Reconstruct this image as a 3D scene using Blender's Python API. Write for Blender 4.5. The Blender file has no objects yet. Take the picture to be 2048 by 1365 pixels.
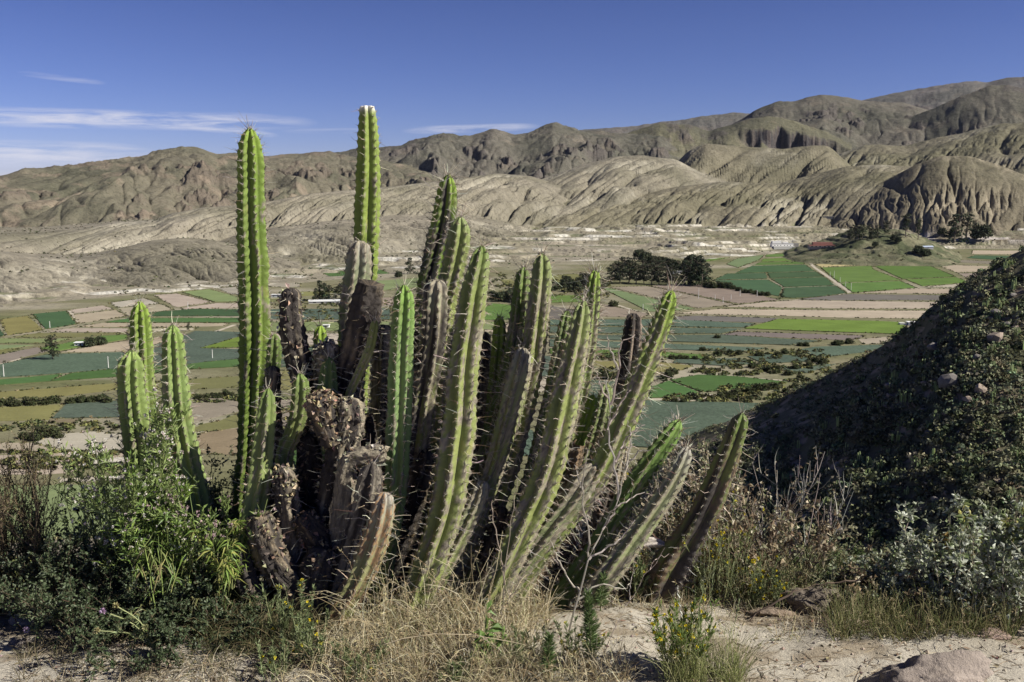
import bpy, math, random
import numpy as np
from mathutils import Vector
R = math.radians
SC = bpy.context.scene
# ------------------------------------------------------------ camera, sky, sun, exposure
EZ = 1.6                                   # eye height above the mound
F = 2010.0                                 # focal length in pixels of a 2048 px wide picture
PITCH = math.atan((682.5 - 380) / F)       # horizon lies at row 380
cd = bpy.data.cameras.new('camera'); cam = bpy.data.objects.new('camera', cd)
SC.collection.objects.link(cam); SC.camera = cam
cam.location = (0, 0, EZ); cam.rotation_euler = (math.pi/2 - PITCH, 0, 0)
cd.sensor_width = 36; cd.lens = F / 2048 * 36; cd.clip_start = 0.05; cd.clip_end = 40000
SUN_AZ, SUN_EL = R(104), R(37)             # azimuth clockwise from the view direction (+Y)
sdir = Vector((math.sin(SUN_AZ)*math.cos(SUN_EL), math.cos(SUN_AZ)*math.cos(SUN_EL), math.sin(SUN_EL)))
sl = bpy.data.lights.new('sun', 'SUN'); sun = bpy.data.objects.new('sun', sl)
SC.collection.objects.link(sun); sun.rotation_euler = sdir.to_track_quat('Z', 'Y').to_euler()
sl.energy = 5.0; sl.angle = R(0.5); sl.color = (1.0, 0.96, 0.87)
w = bpy.data.worlds.new('World'); SC.world = w; w.use_nodes = True
nt = w.node_tree; nt.nodes.clear(); N = nt.nodes.new; LK = nt.links.new
wout = N('ShaderNodeOutputWorld'); bg = N('ShaderNodeBackground'); LK(bg.outputs[0], wout.inputs[0])
sky = N('ShaderNodeTexSky'); sky.sky_type = 'NISHITA'; sky.sun_disc = False
sky.sun_elevation = SUN_EL; sky.sun_rotation = SUN_AZ
sky.altitude = 2800; sky.air_density = 1.0; sky.dust_density = 0.25; sky.ozone_density = 2.2
bg.inputs['Strength'].default_value = 0.05
def wm(op, a, b=None, c=None, clamp=False):
    n = N('ShaderNodeMath'); n.operation = op; n.use_clamp = clamp
    for i, v in enumerate((a, b, c)):
        if v is None: continue
        if isinstance(v, (int, float)): n.inputs[i].default_value = v
        else: LK(v, n.inputs[i])
    return n.outputs[0]
tint = N('ShaderNodeMix'); tint.data_type = 'RGBA'; tint.blend_type = 'MULTIPLY'; tint.inputs[0].default_value = 1
sg = N('ShaderNodeGamma'); sg.inputs[1].default_value = 1.42; LK(sky.outputs[0], sg.inputs[0])
LK(sg.outputs[0], tint.inputs[6]); tint.inputs[7].default_value = (0.40, 0.345, 0.50, 1)
tc = N('ShaderNodeTexCoord'); sx = N('ShaderNodeSeparateXYZ'); LK(tc.outputs['Generated'], sx.inputs[0])
waz = wm('ARCTAN2', sx.outputs[0], sx.outputs[1])
wel = wm('ARCSINE', sx.outputs[2])
cv = N('ShaderNodeCombineXYZ'); LK(wm('MULTIPLY', waz, 9.0), cv.inputs[0]); LK(wm('MULTIPLY', wel, 95.0), cv.inputs[1])
cn = N('ShaderNodeTexNoise'); cn.inputs['Scale'].default_value = 1.6; cn.inputs['Detail'].default_value = 7
cn.inputs['Roughness'].default_value = 0.62; cn.inputs['Distortion'].default_value = 0.5; LK(cv.outputs[0], cn.inputs['Vector'])
def pxdir(px, py):
    x = (px - 1024) / F; y = -(py - 682.5) / F
    v = np.array([x, math.cos(PITCH) + y*math.sin(PITCH), -math.sin(PITCH) + y*math.cos(PITCH)])
    return v
def pxang(px, py):
    v = pxdir(px, py); return math.atan2(v[0], v[1]), v[2]/math.hypot(v[0], v[1])
ctot = None
for (x0, y0, x1, y1, hw, k) in [(-260, 226, 640, 246, 19, 1.0), (300, 244, 560, 272, 8, 0.8), (-300, 303, 330, 312, 26, 0.9),
                                (800, 262, 1085, 253, 9, 0.75), (30, 146, 215, 168, 6, 0.35), (560, 262, 760, 262, 6, .3),
                                (1180, 262, 1500, 240, 5, .12)]:
    a0, e0 = pxang(x0, y0); a1, e1 = pxang(x1, y1); ac = (a0+a1)/2; ec = (e0+e1)/2; wa = (a1-a0)/2; sl_ = (e1-e0)/(a1-a0)
    da = wm('SUBTRACT', waz, ac)
    p = wm('DIVIDE', da, wa); q = wm('DIVIDE', wm('SUBTRACT', wm('SUBTRACT', wel, ec), wm('MULTIPLY', da, sl_)), hw / F)
    m = wm('SUBTRACT', 1.0, wm('ADD', wm('POWER', wm('ABSOLUTE', p), 4.0), wm('MULTIPLY', q, q)), clamp=True)
    nn = wm('MULTIPLY', wm('SUBTRACT', cn.outputs['Fac'], 0.36), 3.6, clamp=True)
    m = wm('MULTIPLY', wm('MULTIPLY', m, nn), k, clamp=True)
    ctot = m if ctot is None else wm('MAXIMUM', ctot, m)
cm = N('ShaderNodeMix'); cm.data_type = 'RGBA'; LK(wm('MULTIPLY', ctot, 0.92), cm.inputs[0]); LK(tint.outputs[2], cm.inputs[6])
cm.inputs[7].default_value = (9.2, 9.3, 10.8, 1); LK(cm.outputs[2], bg.inputs['Color'])
SC.render.engine = 'CYCLES'
SC.view_settings.view_transform = 'Standard'; SC.view_settings.look = 'None'
SC.view_settings.exposure = 0.6; SC.view_settings.gamma = 1.0
SC.render.resolution_x = 1024; SC.render.resolution_y = 682
SC.cycles.max_bounces = 5; SC.cycles.diffuse_bounces = 1; SC.cycles.transparent_max_bounces = 6

# ------------------------------------------------------------ helpers
rng = np.random.default_rng(7)
def P(px, py, Y):                          # point on the pixel's ray at depth Y
    v = pxdir(px, py); return np.array([0, 0, EZ]) + v * (Y / v[1])
def PG(px, py, z):                         # where the pixel's ray meets height z
    v = pxdir(px, py); return np.array([0, 0, EZ]) + v * ((z - EZ) / v[2])
_perm = {}
def perlin(x, y, seed=0):
    if seed not in _perm:
        r = np.random.default_rng(seed + 100); a = r.uniform(0, 2*np.pi, (256, 256)); _perm[seed] = (np.cos(a), np.sin(a))
    gx, gy = _perm[seed]
    x = np.asarray(x, float); y = np.asarray(y, float)
    xi = np.floor(x).astype(int); yi = np.floor(y).astype(int); xf = x - xi; yf = y - yi
    u = xf**3*(xf*(xf*6-15)+10); v = yf**3*(yf*(yf*6-15)+10)
    def g(ix, iy, fx, fy):
        a = ix & 255; b = iy & 255; return gx[a, b]*fx + gy[a, b]*fy
    n00 = g(xi, yi, xf, yf); n10 = g(xi+1, yi, xf-1, yf); n01 = g(xi, yi+1, xf, yf-1); n11 = g(xi+1, yi+1, xf-1, yf-1)
    return ((n00*(1-u)+n10*u)*(1-v) + (n01*(1-u)+n11*u)*v) * 1.5
def fbm(x, y, o=4, seed=0, gain=.5):
    s = 0; a = 1; t = 0
    for i in range(o):
        s = s + a*perlin(x*2**i, y*2**i, seed+i); t += a; a *= gain
    return s/t
def ridged(x, y, o=4, seed=0, gain=.5):
    s = 0; a = 1; t = 0
    for i in range(o):
        s = s + a*(1-np.abs(perlin(x*2**i, y*2**i, seed+i)))**2; t += a; a *= gain
    return s/t
def sstep(a, b, x):
    t = np.clip((x-a)/(b-a), 0, 1); return t*t*(3-2*t)
def mix3(a, b, t):
    t = np.asarray(t)[..., None]; return np.asarray(a)*(1-t) + np.asarray(b)*t
def mesh_from(name, V, faces, col=None, mat=None, parent=None, smooth=True):
    """faces: list of int arrays (M,3) or (M,4)"""
    me = bpy.data.meshes.new(name); V = np.asarray(V, np.float32)
    me.vertices.add(len(V)); me.vertices.foreach_set('co', V.ravel())
    faces = [np.asarray(f, np.int32) for f in faces if len(f)]
    loops = np.concatenate([f.ravel() for f in faces]); starts = []; o = 0
    for f in faces:
        starts.append(o + np.arange(len(f))*f.shape[1]); o += f.size
    st = np.concatenate(starts).astype(np.int32)
    me.loops.add(len(loops)); me.loops.foreach_set('vertex_index', loops)
    me.polygons.add(len(st)); me.polygons.foreach_set('loop_start', st)
    me.polygons.foreach_set('use_smooth', np.full(len(st), smooth))
    me.update(calc_edges=True)
    if col is not None:
        a = me.attributes.new('Col', 'FLOAT_COLOR', 'POINT')
        c = np.ones((len(V), 4), np.float32); c[:, :3] = np.clip(col, 0.003, 1); a.data.foreach_set('color', c.ravel())
    o = bpy.data.objects.new(name, me); SC.collection.objects.link(o)
    if mat: me.materials.append(mat)
    if parent: o.parent = parent
    return o
def tag(o, label=None, cat=None, group=None, kind=None):
    if label: o['label'] = label
    if cat: o['category'] = cat
    if group: o['group'] = group
    if kind: o['kind'] = kind
    return o
def empty(name, loc, label=None, cat=None, group=None):
    o = bpy.data.objects.new(name, None); SC.collection.objects.link(o); o.location = loc; o.empty_display_size = .1
    return tag(o, label, cat, group)
class MB:
    def __init__(s): s.V = []; s.C = []; s.F = {3: [], 4: []}; s.n = 0
    def add(s, V, C, *Fs):
        V = np.asarray(V, float).reshape(-1, 3); C = np.broadcast_to(np.asarray(C, float), V.shape) if np.ndim(C) == 1 else np.asarray(C).reshape(-1, 3)
        s.V.append(V); s.C.append(C)
        for f in Fs:
            f = np.asarray(f); s.F[f.shape[1]].append(f + s.n)
        s.n += len(V)
    def build(s, name, mat, parent=None, smooth=False, rel=None):
        V = np.concatenate(s.V)
        if parent is not None and rel is None: rel = parent_world(parent)
        if rel is not None: V = V - np.asarray(rel)
        fs = [np.concatenate(s.F[k]) for k in (3, 4) if s.F[k]]
        return mesh_from(name, V, fs, np.concatenate(s.C), mat, parent, smooth)
def parent_world(p):
    v = np.zeros(3)
    while p is not None: v = v + np.array(p.location); p = p.parent
    return v
def norm(v): return v / np.maximum(np.linalg.norm(v, axis=-1, keepdims=True), 1e-9)
def tubes(mb, pts, rad, col, sides=3):
    """pts (N,K,3); rad (N,K); col (N,3) or (N,K,3)"""
    pts = np.asarray(pts, float); N_, K = pts.shape[:2]
    if N_ == 0: return
    rad = np.broadcast_to(rad, (N_, K)); col = np.asarray(col, float)
    if col.ndim == 1: col = np.broadcast_to(col, (N_, K, 3))
    elif col.ndim == 2: col = np.broadcast_to(col[:, None], (N_, K, 3))
    tan = norm(np.gradient(pts, axis=1))
    ref = np.where(np.abs(tan[..., 2:3]) > .9, np.array([1., 0, 0]), np.array([0, 0, 1.]))
    a = norm(np.cross(tan, ref)); b = np.cross(tan, a)
    th = np.arange(sides)*2*np.pi/sides
    ring = pts[:, :, None] + rad[:, :, None, None]*(a[:, :, None]*np.cos(th)[:, None] + b[:, :, None]*np.sin(th)[:, None])
    C = np.repeat(col[:, :, None], sides, 2)
    base = np.arange(N_)[:, None, None]*K*sides + np.arange(K-1)[None, :, None]*sides; j = np.arange(sides); j2 = (j+1) % sides
    f = np.stack([base+j, base+j2, base+sides+j2, base+sides+j], -1).reshape(-1, 4)
    mb.add(ring, C.reshape(-1, 3), f)
def leaves(mb, pos, d, L, W, col, fold=.25, rng_=rng, nrm=None, droop=0.):
    """6-vertex leaf blades"""
    n = len(pos)
    if n == 0: return
    d = norm(np.asarray(d, float)); r = rng_.normal(size=(n, 3)) if nrm is None else nrm
    s = norm(np.cross(d, r)); u = np.cross(s, d)
    L = np.broadcast_to(L, n)[:, None]; W = np.broadcast_to(W, n)[:, None]
    p0 = pos; p1 = pos + d*L*.45 - u*L*.04; p2 = pos + d*L + u*L*.02 - np.array([0, 0, 1])*L*droop
    l = pos + d*L*.42 + s*W*.5 + u*W*fold; r_ = pos + d*L*.42 - s*W*.5 + u*W*fold
    V = np.stack([p0, l, p2, r_, p1], 1)
    b = np.arange(n)[:, None]*5
    f = np.concatenate([b + np.array([0, 4, 1]), b + np.array([4, 2, 1]), b + np.array([0, 3, 4]), b + np.array([3, 2, 4])])
    mb.add(V, np.repeat(np.asarray(col)[:, None], 5, 1).reshape(-1, 3), f)
def jit(c, n, a=.15, rng_=rng):
    c = np.asarray(c, float); k = 1 + rng_.normal(0, a, (n, 1)); h = 1 + rng_.normal(0, a*.3, (n, 3))
    return np.clip(c*k*h, .004, .95)
# ------------------------------------------------------------ materials
def mat_col(name, rough=.8, bump=0., bscale=40., var=.15, vscale=8., transl=0., spec=.3, coord='Object', bdist=.01, speck=0., sscale=1.):
    m = bpy.data.materials.new(name); m.use_nodes = True; t = m.node_tree; b = t.nodes['Principled BSDF']
    b.inputs['Roughness'].default_value = rough; b.inputs['Specular IOR Level'].default_value = spec
    at = t.nodes.new('ShaderNodeAttribute'); at.attribute_name = 'Col'; col = at.outputs['Color']
    if var > 0 or bump > 0: tc_ = t.nodes.new('ShaderNodeTexCoord')
    if var > 0:
        n = t.nodes.new('ShaderNodeTexNoise'); n.inputs['Scale'].default_value = vscale; n.inputs['Detail'].default_value = 6
        n.inputs['Roughness'].default_value = .65; t.links.new(tc_.outputs[coord], n.inputs['Vector'])
        mr = t.nodes.new('ShaderNodeMapRange'); mr.inputs[1].default_value = .25; mr.inputs[2].default_value = .75
        mr.inputs[3].default_value = 1-var; mr.inputs[4].default_value = 1+var; t.links.new(n.outputs['Fac'], mr.inputs[0])
        mu = t.nodes.new('ShaderNodeVectorMath'); mu.operation = 'SCALE'; t.links.new(col, mu.inputs[0]); t.links.new(mr.outputs[0], mu.inputs['Scale'])
        col = mu.outputs[0]
    if speck > 0:                          # scattered dark tufts and stones
        n3 = t.nodes.new('ShaderNodeTexNoise'); n3.inputs['Scale'].default_value = sscale; n3.inputs['Detail'].default_value = 3; n3.inputs['Roughness'].default_value = .8
        t.links.new(tc_.outputs[coord], n3.inputs['Vector']); m3 = t.nodes.new('ShaderNodeMapRange'); m3.inputs[1].default_value = .52; m3.inputs[2].default_value = .64; m3.inputs[3].default_value = 1; m3.inputs[4].default_value = 1-speck
        t.links.new(n3.outputs['Fac'], m3.inputs[0]); mu3 = t.nodes.new('ShaderNodeVectorMath'); mu3.operation = 'SCALE'; t.links.new(col, mu3.inputs[0]); t.links.new(m3.outputs[0], mu3.inputs['Scale']); col = mu3.outputs[0]
    t.links.new(col, b.inputs['Base Color'])
    if bump > 0:
        n2 = t.nodes.new('ShaderNodeTexNoise'); n2.inputs['Scale'].default_value = bscale; n2.inputs['Detail'].default_value = 7
        n2.inputs['Roughness'].default_value = .7; t.links.new(tc_.outputs[coord], n2.inputs['Vector'])
        bp = t.nodes.new('ShaderNodeBump'); bp.inputs['Strength'].default_value = bump; bp.inputs['Distance'].default_value = bdist
        t.links.new(n2.outputs['Fac'], bp.inputs['Height']); t.links.new(bp.outputs[0], b.inputs['Normal'])
    if transl > 0:
        tr = t.nodes.new('ShaderNodeBsdfTranslucent'); mx = t.nodes.new('ShaderNodeMixShader'); mx.inputs[0].default_value = transl
        t.links.new(col, tr.inputs['Color']); t.links.new(b.outputs[0], mx.inputs[1]); t.links.new(tr.outputs[0], mx.inputs[2])
        t.links.new(mx.outputs[0], t.nodes['Material Output'].inputs[0])
    return m
M_HILL = mat_col('hill_soil', .95, .8, .045, .20, .03, spec=.1, bdist=9.0, speck=.42, sscale=.11)
M_VAL = mat_col('valley_soil', .95, .4, .3, .25, .05, spec=.1, bdist=.6, speck=.4, sscale=.2)
M_FIELD = mat_col('field_crop', .9, .6, .9, .12, .12, spec=.1, bdist=.35)
M_SLOPE = mat_col('slope_soil', .95, .6, .8, .3, .3, spec=.1, bdist=.4)
M_SAND = mat_col('sandy_ground', .95, .9, 45, .16, 9, spec=.15, bdist=.012)
M_ROCK = mat_col('rough_rock', .9, 1.0, 14, .25, 5, spec=.2, bdist=.03)
M_CACT = mat_col('cactus_skin', .6, .6, 60, .2, 14, spec=.2, bdist=.005)
M_CORK = mat_col('cactus_cork', .95, 1.0, 70, .35, 30, spec=.1, bdist=.012)
M_SPINE = mat_col('cactus_spine', .5, 0, 1, 0, 1, spec=.4)
M_LEAF = mat_col('leaf', .5, 0, 1, 0, 1, transl=.30, spec=.35)
M_STEM = mat_col('stem', .8, 0, 1, 0, 1, spec=.2)
M_GRASS = mat_col('straw', .7, 0, 1, 0, 1, transl=.28, spec=.3)
M_TREE = mat_col('tree_leaf', .8, 0, 1, 0, 1, transl=.1, spec=.15)
M_PAINT = mat_col('plaster', .8, .2, 3, .06, 1.2, spec=.2, bdist=.02)
M_FLOWER = mat_col('petal', .6, 0, 1, 0, 1, transl=.2, spec=.2)
# ------------------------------------------------------------ valley floor and mountains
ZV = -118.4
def crestf(pts):
    a = np.array([pxang(x, y) for x, y in pts]); a = a[np.argsort(a[:, 0])]
    return lambda az: np.interp(az, a[:, 0], a[:, 1], left=a[0, 1], right=a[-1, 1])
def azf(pairs):
    a = np.array([(pxang(x, 500)[0], v) for x, v in pairs])
    return lambda az: np.interp(az, a[:, 0], a[:, 1])
# name, crest trace, toe distance, crest distance, back distance, profile power, gully amp, gully wavelength, slant, rock amp, palette
HILLS = [
 ('low', [(-400, 500), (0, 508), (69, 515), (145, 518), (207, 508), (258, 494), (310, 482), (362, 477), (413, 479), (480, 492), (603, 520), (640, 560)],
   azf([(-300, 1100), (0, 1130), (300, 1200), (620, 1380)]), azf([(-300, 1420), (0, 1470), (350, 1700), (620, 1750)]), 2100, 1.5, 17, 40, -.35, 0, 'light'),
 ('band', [(-400, 480), (0, 470), (69, 470), (151, 460), (241, 446), (310, 443), (344, 429), (413, 415), (475, 412), (551, 401), (620, 388), (700, 381), (800, 372), (921, 357), (990, 347), (1060, 352), (1128, 372), (1250, 420), (1350, 470)],
   azf([(0, 1600), (700, 1850), (1300, 2500)]), azf([(0, 2050), (500, 2600), (1000, 3200), (1300, 3300)]), 4300, 1.6, 24, 55, .5, 0, 'light'),
 ('mid_left', [(300, 540), (420, 492), (520, 464), (620, 448), (700, 440), (780, 432), (860, 428), (940, 430), (1020, 445), (1100, 470), (1200, 500)],
   azf([(300, 1400), (700, 1600), (1000, 1950), (1200, 2150)]), azf([(300, 1800), (1200, 2700)]), 3300, 1.5, 19, 48, -.7, 0, 'light'),
 ('saddle', [(800, 460), (880, 420), (960, 392), (1069, 363), (1128, 343), (1179, 326), (1231, 313), (1283, 311), (1352, 319), (1400, 345), (1500, 380), (1560, 420)],
   azf([(800, 2300), (1500, 2700)]), azf([(800, 3300), (1500, 3500)]), 4500, 1.4, 20, 70, .6, 0, 'light'),
 ('front', [(880, 500), (983, 470), (1059, 436), (1128, 405), (1179, 398), (1265, 397), (1348, 374), (1444, 364), (1555, 368), (1623, 350), (1692, 333), (1761, 330), (1830, 334), (1900, 352), (2000, 380), (2300, 400)],
   azf([(900, 2300), (1300, 2430), (1700, 2500)]), azf([(900, 2700), (1300, 3000), (2000, 3100)]), 4300, 1.3, 19, 52, .45, 0, 'light2'),
 ('big', [(1560, 470), (1644, 436), (1692, 405), (1761, 368), (1830, 330), (1882, 312), (1933, 312), (1985, 326), (2048, 350), (2130, 385), (2250, 400), (2500, 380)],
   azf([(1600, 2360), (2100, 2330)]), azf([(1600, 2850), (2100, 2900)]), 3700, 1.2, 11, 44, .02, 0, 'brown'),
 ('spur', [(1290, 420), (1317, 374), (1348, 330), (1380, 300), (1410, 287), (1486, 293), (1568, 298), (1623, 291), (1658, 292), (1700, 330), (1720, 350), (1760, 400)],
   azf([(1300, 3150), (1750, 3200)]), azf([(1300, 3700), (1750, 3800)]), 5000, 1.3, 26, 130, .7, 0, 'light2'),
 ('shoulder', [(1600, 380), (1650, 320), (1727, 290), (1813, 292), (1865, 278), (1933, 264), (2002, 247), (2048, 245), (2200, 235), (2500, 250)],
   azf([(1600, 3000), (2100, 3000)]), azf([(1600, 4300), (2100, 4200)]), 5600, 1.2, 24, 110, .3, 18, 'light2'),
 ('left_mountain', [(-400, 372), (-100, 362), (0, 353), (48, 341), (120, 338), (207, 324), (293, 312), (320, 300), (362, 296), (393, 295), (434, 310), (475, 305), (530, 313), (630, 304), (675, 308), (760, 320), (900, 350)],
   azf([(-200, 2300), (0, 2400), (700, 3000)]), azf([(-200, 3500), (700, 4300)]), 6500, 1.15, 0, 90, .1, 150, 'dark'),
 ('centre_mountain', [(500, 330), (620, 312), (680, 307), (714, 298), (783, 294), (800, 291), (852, 274), (887, 270), (942, 272), (986, 257), (1028, 270), (1055, 267), (1107, 246), (1162, 262), (1265, 268), (1320, 262), (1400, 300)],
   azf([(600, 3400), (1300, 3600)]), azf([(600, 4700), (1300, 5000)]), 6800, 1.15, 0, 110, .1, 170, 'dark2'),
 ('crag', [(1150, 320), (1200, 288), (1265, 262), (1317, 246), (1380, 250), (1417, 262), (1468, 247), (1530, 232), (1568, 237), (1610, 249), (1650, 262), (1700, 290)],
   azf([(1100, 3900), (1600, 4100)]), azf([(1100, 5000), (1600, 5000)]), 6500, 1.0, 0, 100, .1, 130, 'crag'),
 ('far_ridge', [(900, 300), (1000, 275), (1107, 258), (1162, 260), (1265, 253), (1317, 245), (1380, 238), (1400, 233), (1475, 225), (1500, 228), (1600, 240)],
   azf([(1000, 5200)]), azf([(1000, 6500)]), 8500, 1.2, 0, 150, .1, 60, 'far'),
 ('right_mountain', [(1400, 280), (1482, 240), (1513, 219), (1551, 204), (1589, 202), (1647, 188), (1692, 195), (1727, 202), (1813, 207), (1860, 222), (1933, 235), (2048, 250), (2300, 260)],
   azf([(1500, 4300)]), azf([(1500, 5900)]), 7500, 1.2, 0, 150, .2, 110, 'dark2'),
 ('right_peak', [(1700, 280), (1800, 245), (1858, 219), (1900, 203), (1933, 188), (1982, 171), (2019, 170), (2048, 177), (2150, 190), (2400, 200)],
   azf([(1500, 4500)]), azf([(1500, 5500)]), 7000, 1.2, 0, 150, .1, 100, 'dark2'),
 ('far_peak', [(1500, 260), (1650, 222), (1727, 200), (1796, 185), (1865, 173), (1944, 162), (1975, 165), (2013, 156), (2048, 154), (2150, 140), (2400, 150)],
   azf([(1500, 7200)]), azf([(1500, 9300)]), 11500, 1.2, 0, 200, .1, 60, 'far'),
]
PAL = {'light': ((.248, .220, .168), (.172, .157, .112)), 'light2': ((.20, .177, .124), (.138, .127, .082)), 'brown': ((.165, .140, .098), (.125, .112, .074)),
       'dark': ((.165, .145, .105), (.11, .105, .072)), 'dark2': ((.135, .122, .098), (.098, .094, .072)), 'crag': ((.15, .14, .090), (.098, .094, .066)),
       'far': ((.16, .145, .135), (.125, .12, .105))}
def build_mountains():
    azs = np.linspace(R(-36), R(36), 1800)
    ds = [1080.]
    while ds[-1] < 11800: ds.append(ds[-1]*(1.0025 if ds[-1] < 3300 else 1.0036))
    D, A = np.meshgrid(np.array(ds), azs, indexing='ij')
    X = D*np.sin(A); Y = D*np.cos(A)
    # apron: floor climbs gently to the right, terraced
    s0 = azf([(0, 1150), (600, 1280), (1000, 1500), (1400, 1760), (1600, 2020), (2048, 2300)])(A)
    s1 = azf([(0, 1300), (700, 1900), (1100, 2450), (2048, 2480)])(A)
    zr = azf([(-300, 6), (700, 4), (1100, 27), (1350, 32), (2048, 30)])(A)
    t = sstep(0, 1, (D-s0)/(s1-s0))
    ap = zr*t + azf([(0, 7), (800, 9), (1200, 14)])(A)*fbm(X/230, Y/150, 5, 3)*sstep(0, .25, (D-s0)/(s1-s0))
    step = 5.0; q = ap/step; fq = q-np.floor(q)
    ap2 = step*(np.floor(q) + sstep(.74, .90, fq))
    base = ZV - 1.2 + np.where(D > s0, np.maximum(ap2, 0)*1.0 + .0, 0) + sstep(0, .15, (D-s0)/(s1-s0))*1.6
    base = base + sstep(3000, 6500, D)*90
    Z = base.copy(); H = np.full(Z.shape, -1)
    scarp = sstep(.70, .76, fq)*sstep(0, .12, (D-s0)/(s1-s0))
    tone = fbm(X/260, Y/260, 5, 9); fine = fbm(X/30, Y/30, 4, 17)
    COL = mix3((.30, .265, .20), (.22, .20, .13), np.clip(.5+1.4*tone, 0, 1))
    white = np.clip(scarp*sstep(.0, .3, fbm(X/150, Y/110, 3, 21)), 0, 1)
    COL = mix3(COL, (.60, .56, .47), white*.9)
    # quarried white banks stepping up behind the fields
    for (pa, pb, Db, hb, sd) in [(1075, 1340, 2140, 15, 1), (1120, 1330, 2290, 13, 2), (1330, 1560, 1880, 8, 3), (1280, 1530, 1990, 8, 4), (1350, 1490, 1790, 6, 5), (700, 1010, 1700, 6, 6), (640, 980, 1560, 5, 7), (250, 620, 1420, 6, 8), (90, 420, 1260, 5, 9), (780, 1100, 1880, 7, 10)]:
        aa, ab = pxang(pa, 500)[0], pxang(pb, 500)[0]; W_ = (slice(np.searchsorted(ds, Db-150), np.searchsorted(ds, Db+320)), slice(np.searchsorted(azs, aa), np.searchsorted(azs, ab))); a_, d_, x_, y_ = A[W_], D[W_], X[W_], Y[W_]
        ww = sstep(aa, aa+.012, a_)*sstep(ab, ab-.012, a_)*(d_ > s0[W_]); g_ = d_ - (Db + 60*fbm(a_*22, a_*0+sd, 5, 370+sd)); hh = .48*hb*ww*(.7+.5*fbm(a_*14, a_*0+sd, 3, 390+sd)); base[W_] += hh*sstep(0, 16, g_)*sstep(150, 60, g_)
        COL[W_] = mix3(COL[W_], (.60, .57, .49), .92*ww*sstep(-3, 1, g_)*sstep(26, 14, g_)*sstep(-.2, .15, fbm(x_/60, y_/30, 4, 395+sd)))
    Z = base.copy()
    gpatch = sstep(.12, .22, fbm(X/110, Y/60, 3, 31))*(1-scarp)*sstep(.05, .2, t)
    COL = mix3(COL, (.10, .13, .045), gpatch*.5)
    AA, DD, XX, YY, finef = A, D, X, Y, fine
    ds = np.array(ds)
    for k, (nm, crest, df, dc, db, pw, ga, gl, sl_, ra, pal) in enumerate(HILLS):
        ca = [pxang(*p_)[0] for p_ in crest]
        j0 = 0 if crest[0][0] < 0 else max(0, np.searchsorted(azs, min(ca))-2); j1 = len(azs) if crest[-1][0] > 2048 else min(len(azs), np.searchsorted(azs, max(ca))+2)
        dfa, dba = df(azs), (db if np.isscalar(db) else max(db(azs)))
        i0 = max(0, np.searchsorted(ds, dfa.min()-80)); i1 = min(len(ds), np.searchsorted(ds, dba+50))
        W_ = (slice(i0, i1), slice(j0, j1)); A, D, X, Y = AA[W_], DD[W_], XX[W_], YY[W_]; fine = finef[W_]
        def sm(v, n): kz_ = np.hanning(n+2)[1:-1]; return np.convolve(np.pad(v, n, 'edge'), kz_/kz_.sum(), 'same')[n:-n]
        te = np.broadcast_to(sm(crestf(crest)(azs), 15)[j0:j1], A.shape)
        Df = np.broadcast_to((sm(df(azs), 121) + 70*fbm(azs*7, azs*0+k, 2, 40+k))[j0:j1], A.shape); Dc = np.broadcast_to((sm(dc(azs), 121) + 110*fbm(azs*6, azs*0+k, 2, 60+k))[j0:j1], A.shape)
        zc = EZ + te*Dc; zb = ZV - 4 + sstep(3000, 6500, Df)*85
        if nm in ('front', 'big'): zb = zb + 20
        # spurs: bend the slope coordinate
        bend = (Dc-Df)*(.24*fbm(A*Dc/420, D/380+k, 3, 80+k))
        tt = (D + bend*np.clip(1-(D-Df)/(Dc-Df), 0, 1) - Df)/(Dc-Df); tf = np.clip(tt, 0, 1)
        prof = 1-(1-tf)**pw
        tb = np.clip((D-Dc)/(db-Dc), 0, 1)
        z = zb + (zc-zb)*np.where(D < Dc, prof, 1-tb**1.4)
        hgt = np.maximum(zc-zb, 0)
        face = np.clip(np.sin(np.pi*np.clip(tf, 0, 1)**.75), 0, 1)*(D < Dc)
        S = A*Dc; Q = Dc-D
        if ga:
            wv = 16*fbm(S/120, Q/120, 3, 120+k)
            u = (S + wv + sl_*Q)/gl
            n1 = np.abs(perlin(u*1.25, Q/(gl*6.5), 140+k)); n2 = np.abs(perlin(u*3.1+7, Q/(gl*2.6), 145+k)); n3 = np.abs(perlin(u*.45+3, Q/(gl*9), 148+k))
            gm = sstep(-.22, .22, fbm(S/300, Q/230, 3, 160+k))
            g = (np.exp(-n1/.11) + .42*np.exp(-n2/.13) + .36*np.exp(-np.abs(perlin(u*6.3+11, Q/(gl*1.3), 147+k))/.14))*(.25+.75*gm) ; big_ = np.exp(-n3/.12)
            z = z - ga*(.95*g + 1.1*big_)*face**.8*np.clip(hgt/60, .25, 1.4)
            z = z + 10*fbm(S/260, Q/260, 4, 170+k)*face
            g = np.clip(g, 0, 1)
        else: g = np.zeros_like(z)
        if ra:
            sc = 760.
            rd = ridged(S/sc + .35*fbm(S/300, Q/300, 2, 190+k), Q/sc/1.6, 5, 180+k, .46)
            z = z + ra*.75*(rd-.55)*face; rkm = sstep(.02, .2, fbm(S/330, Q/330, 4, 183+k))
            oc = fbm(S/95, Q/120, 4, 185+k); z = z + ra*.11*rkm*(sstep(.05, .13, oc) + .7*sstep(.22, .28, oc))*face + ra*.08*fbm(S/70, Q/90, 4, 184+k)*face*(.4+rkm)
            z = z - ra*.07*np.exp(-np.abs(perlin(S/75, Q/190, 187+k))/.13)*face
        z = z + (2.5 if ra == 0 else 9)*fbm(S/90, Q/90, 4, 200+k)*sstep(0, .05, tf)
        # colours
        c0, c1 = PAL[pal]
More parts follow.
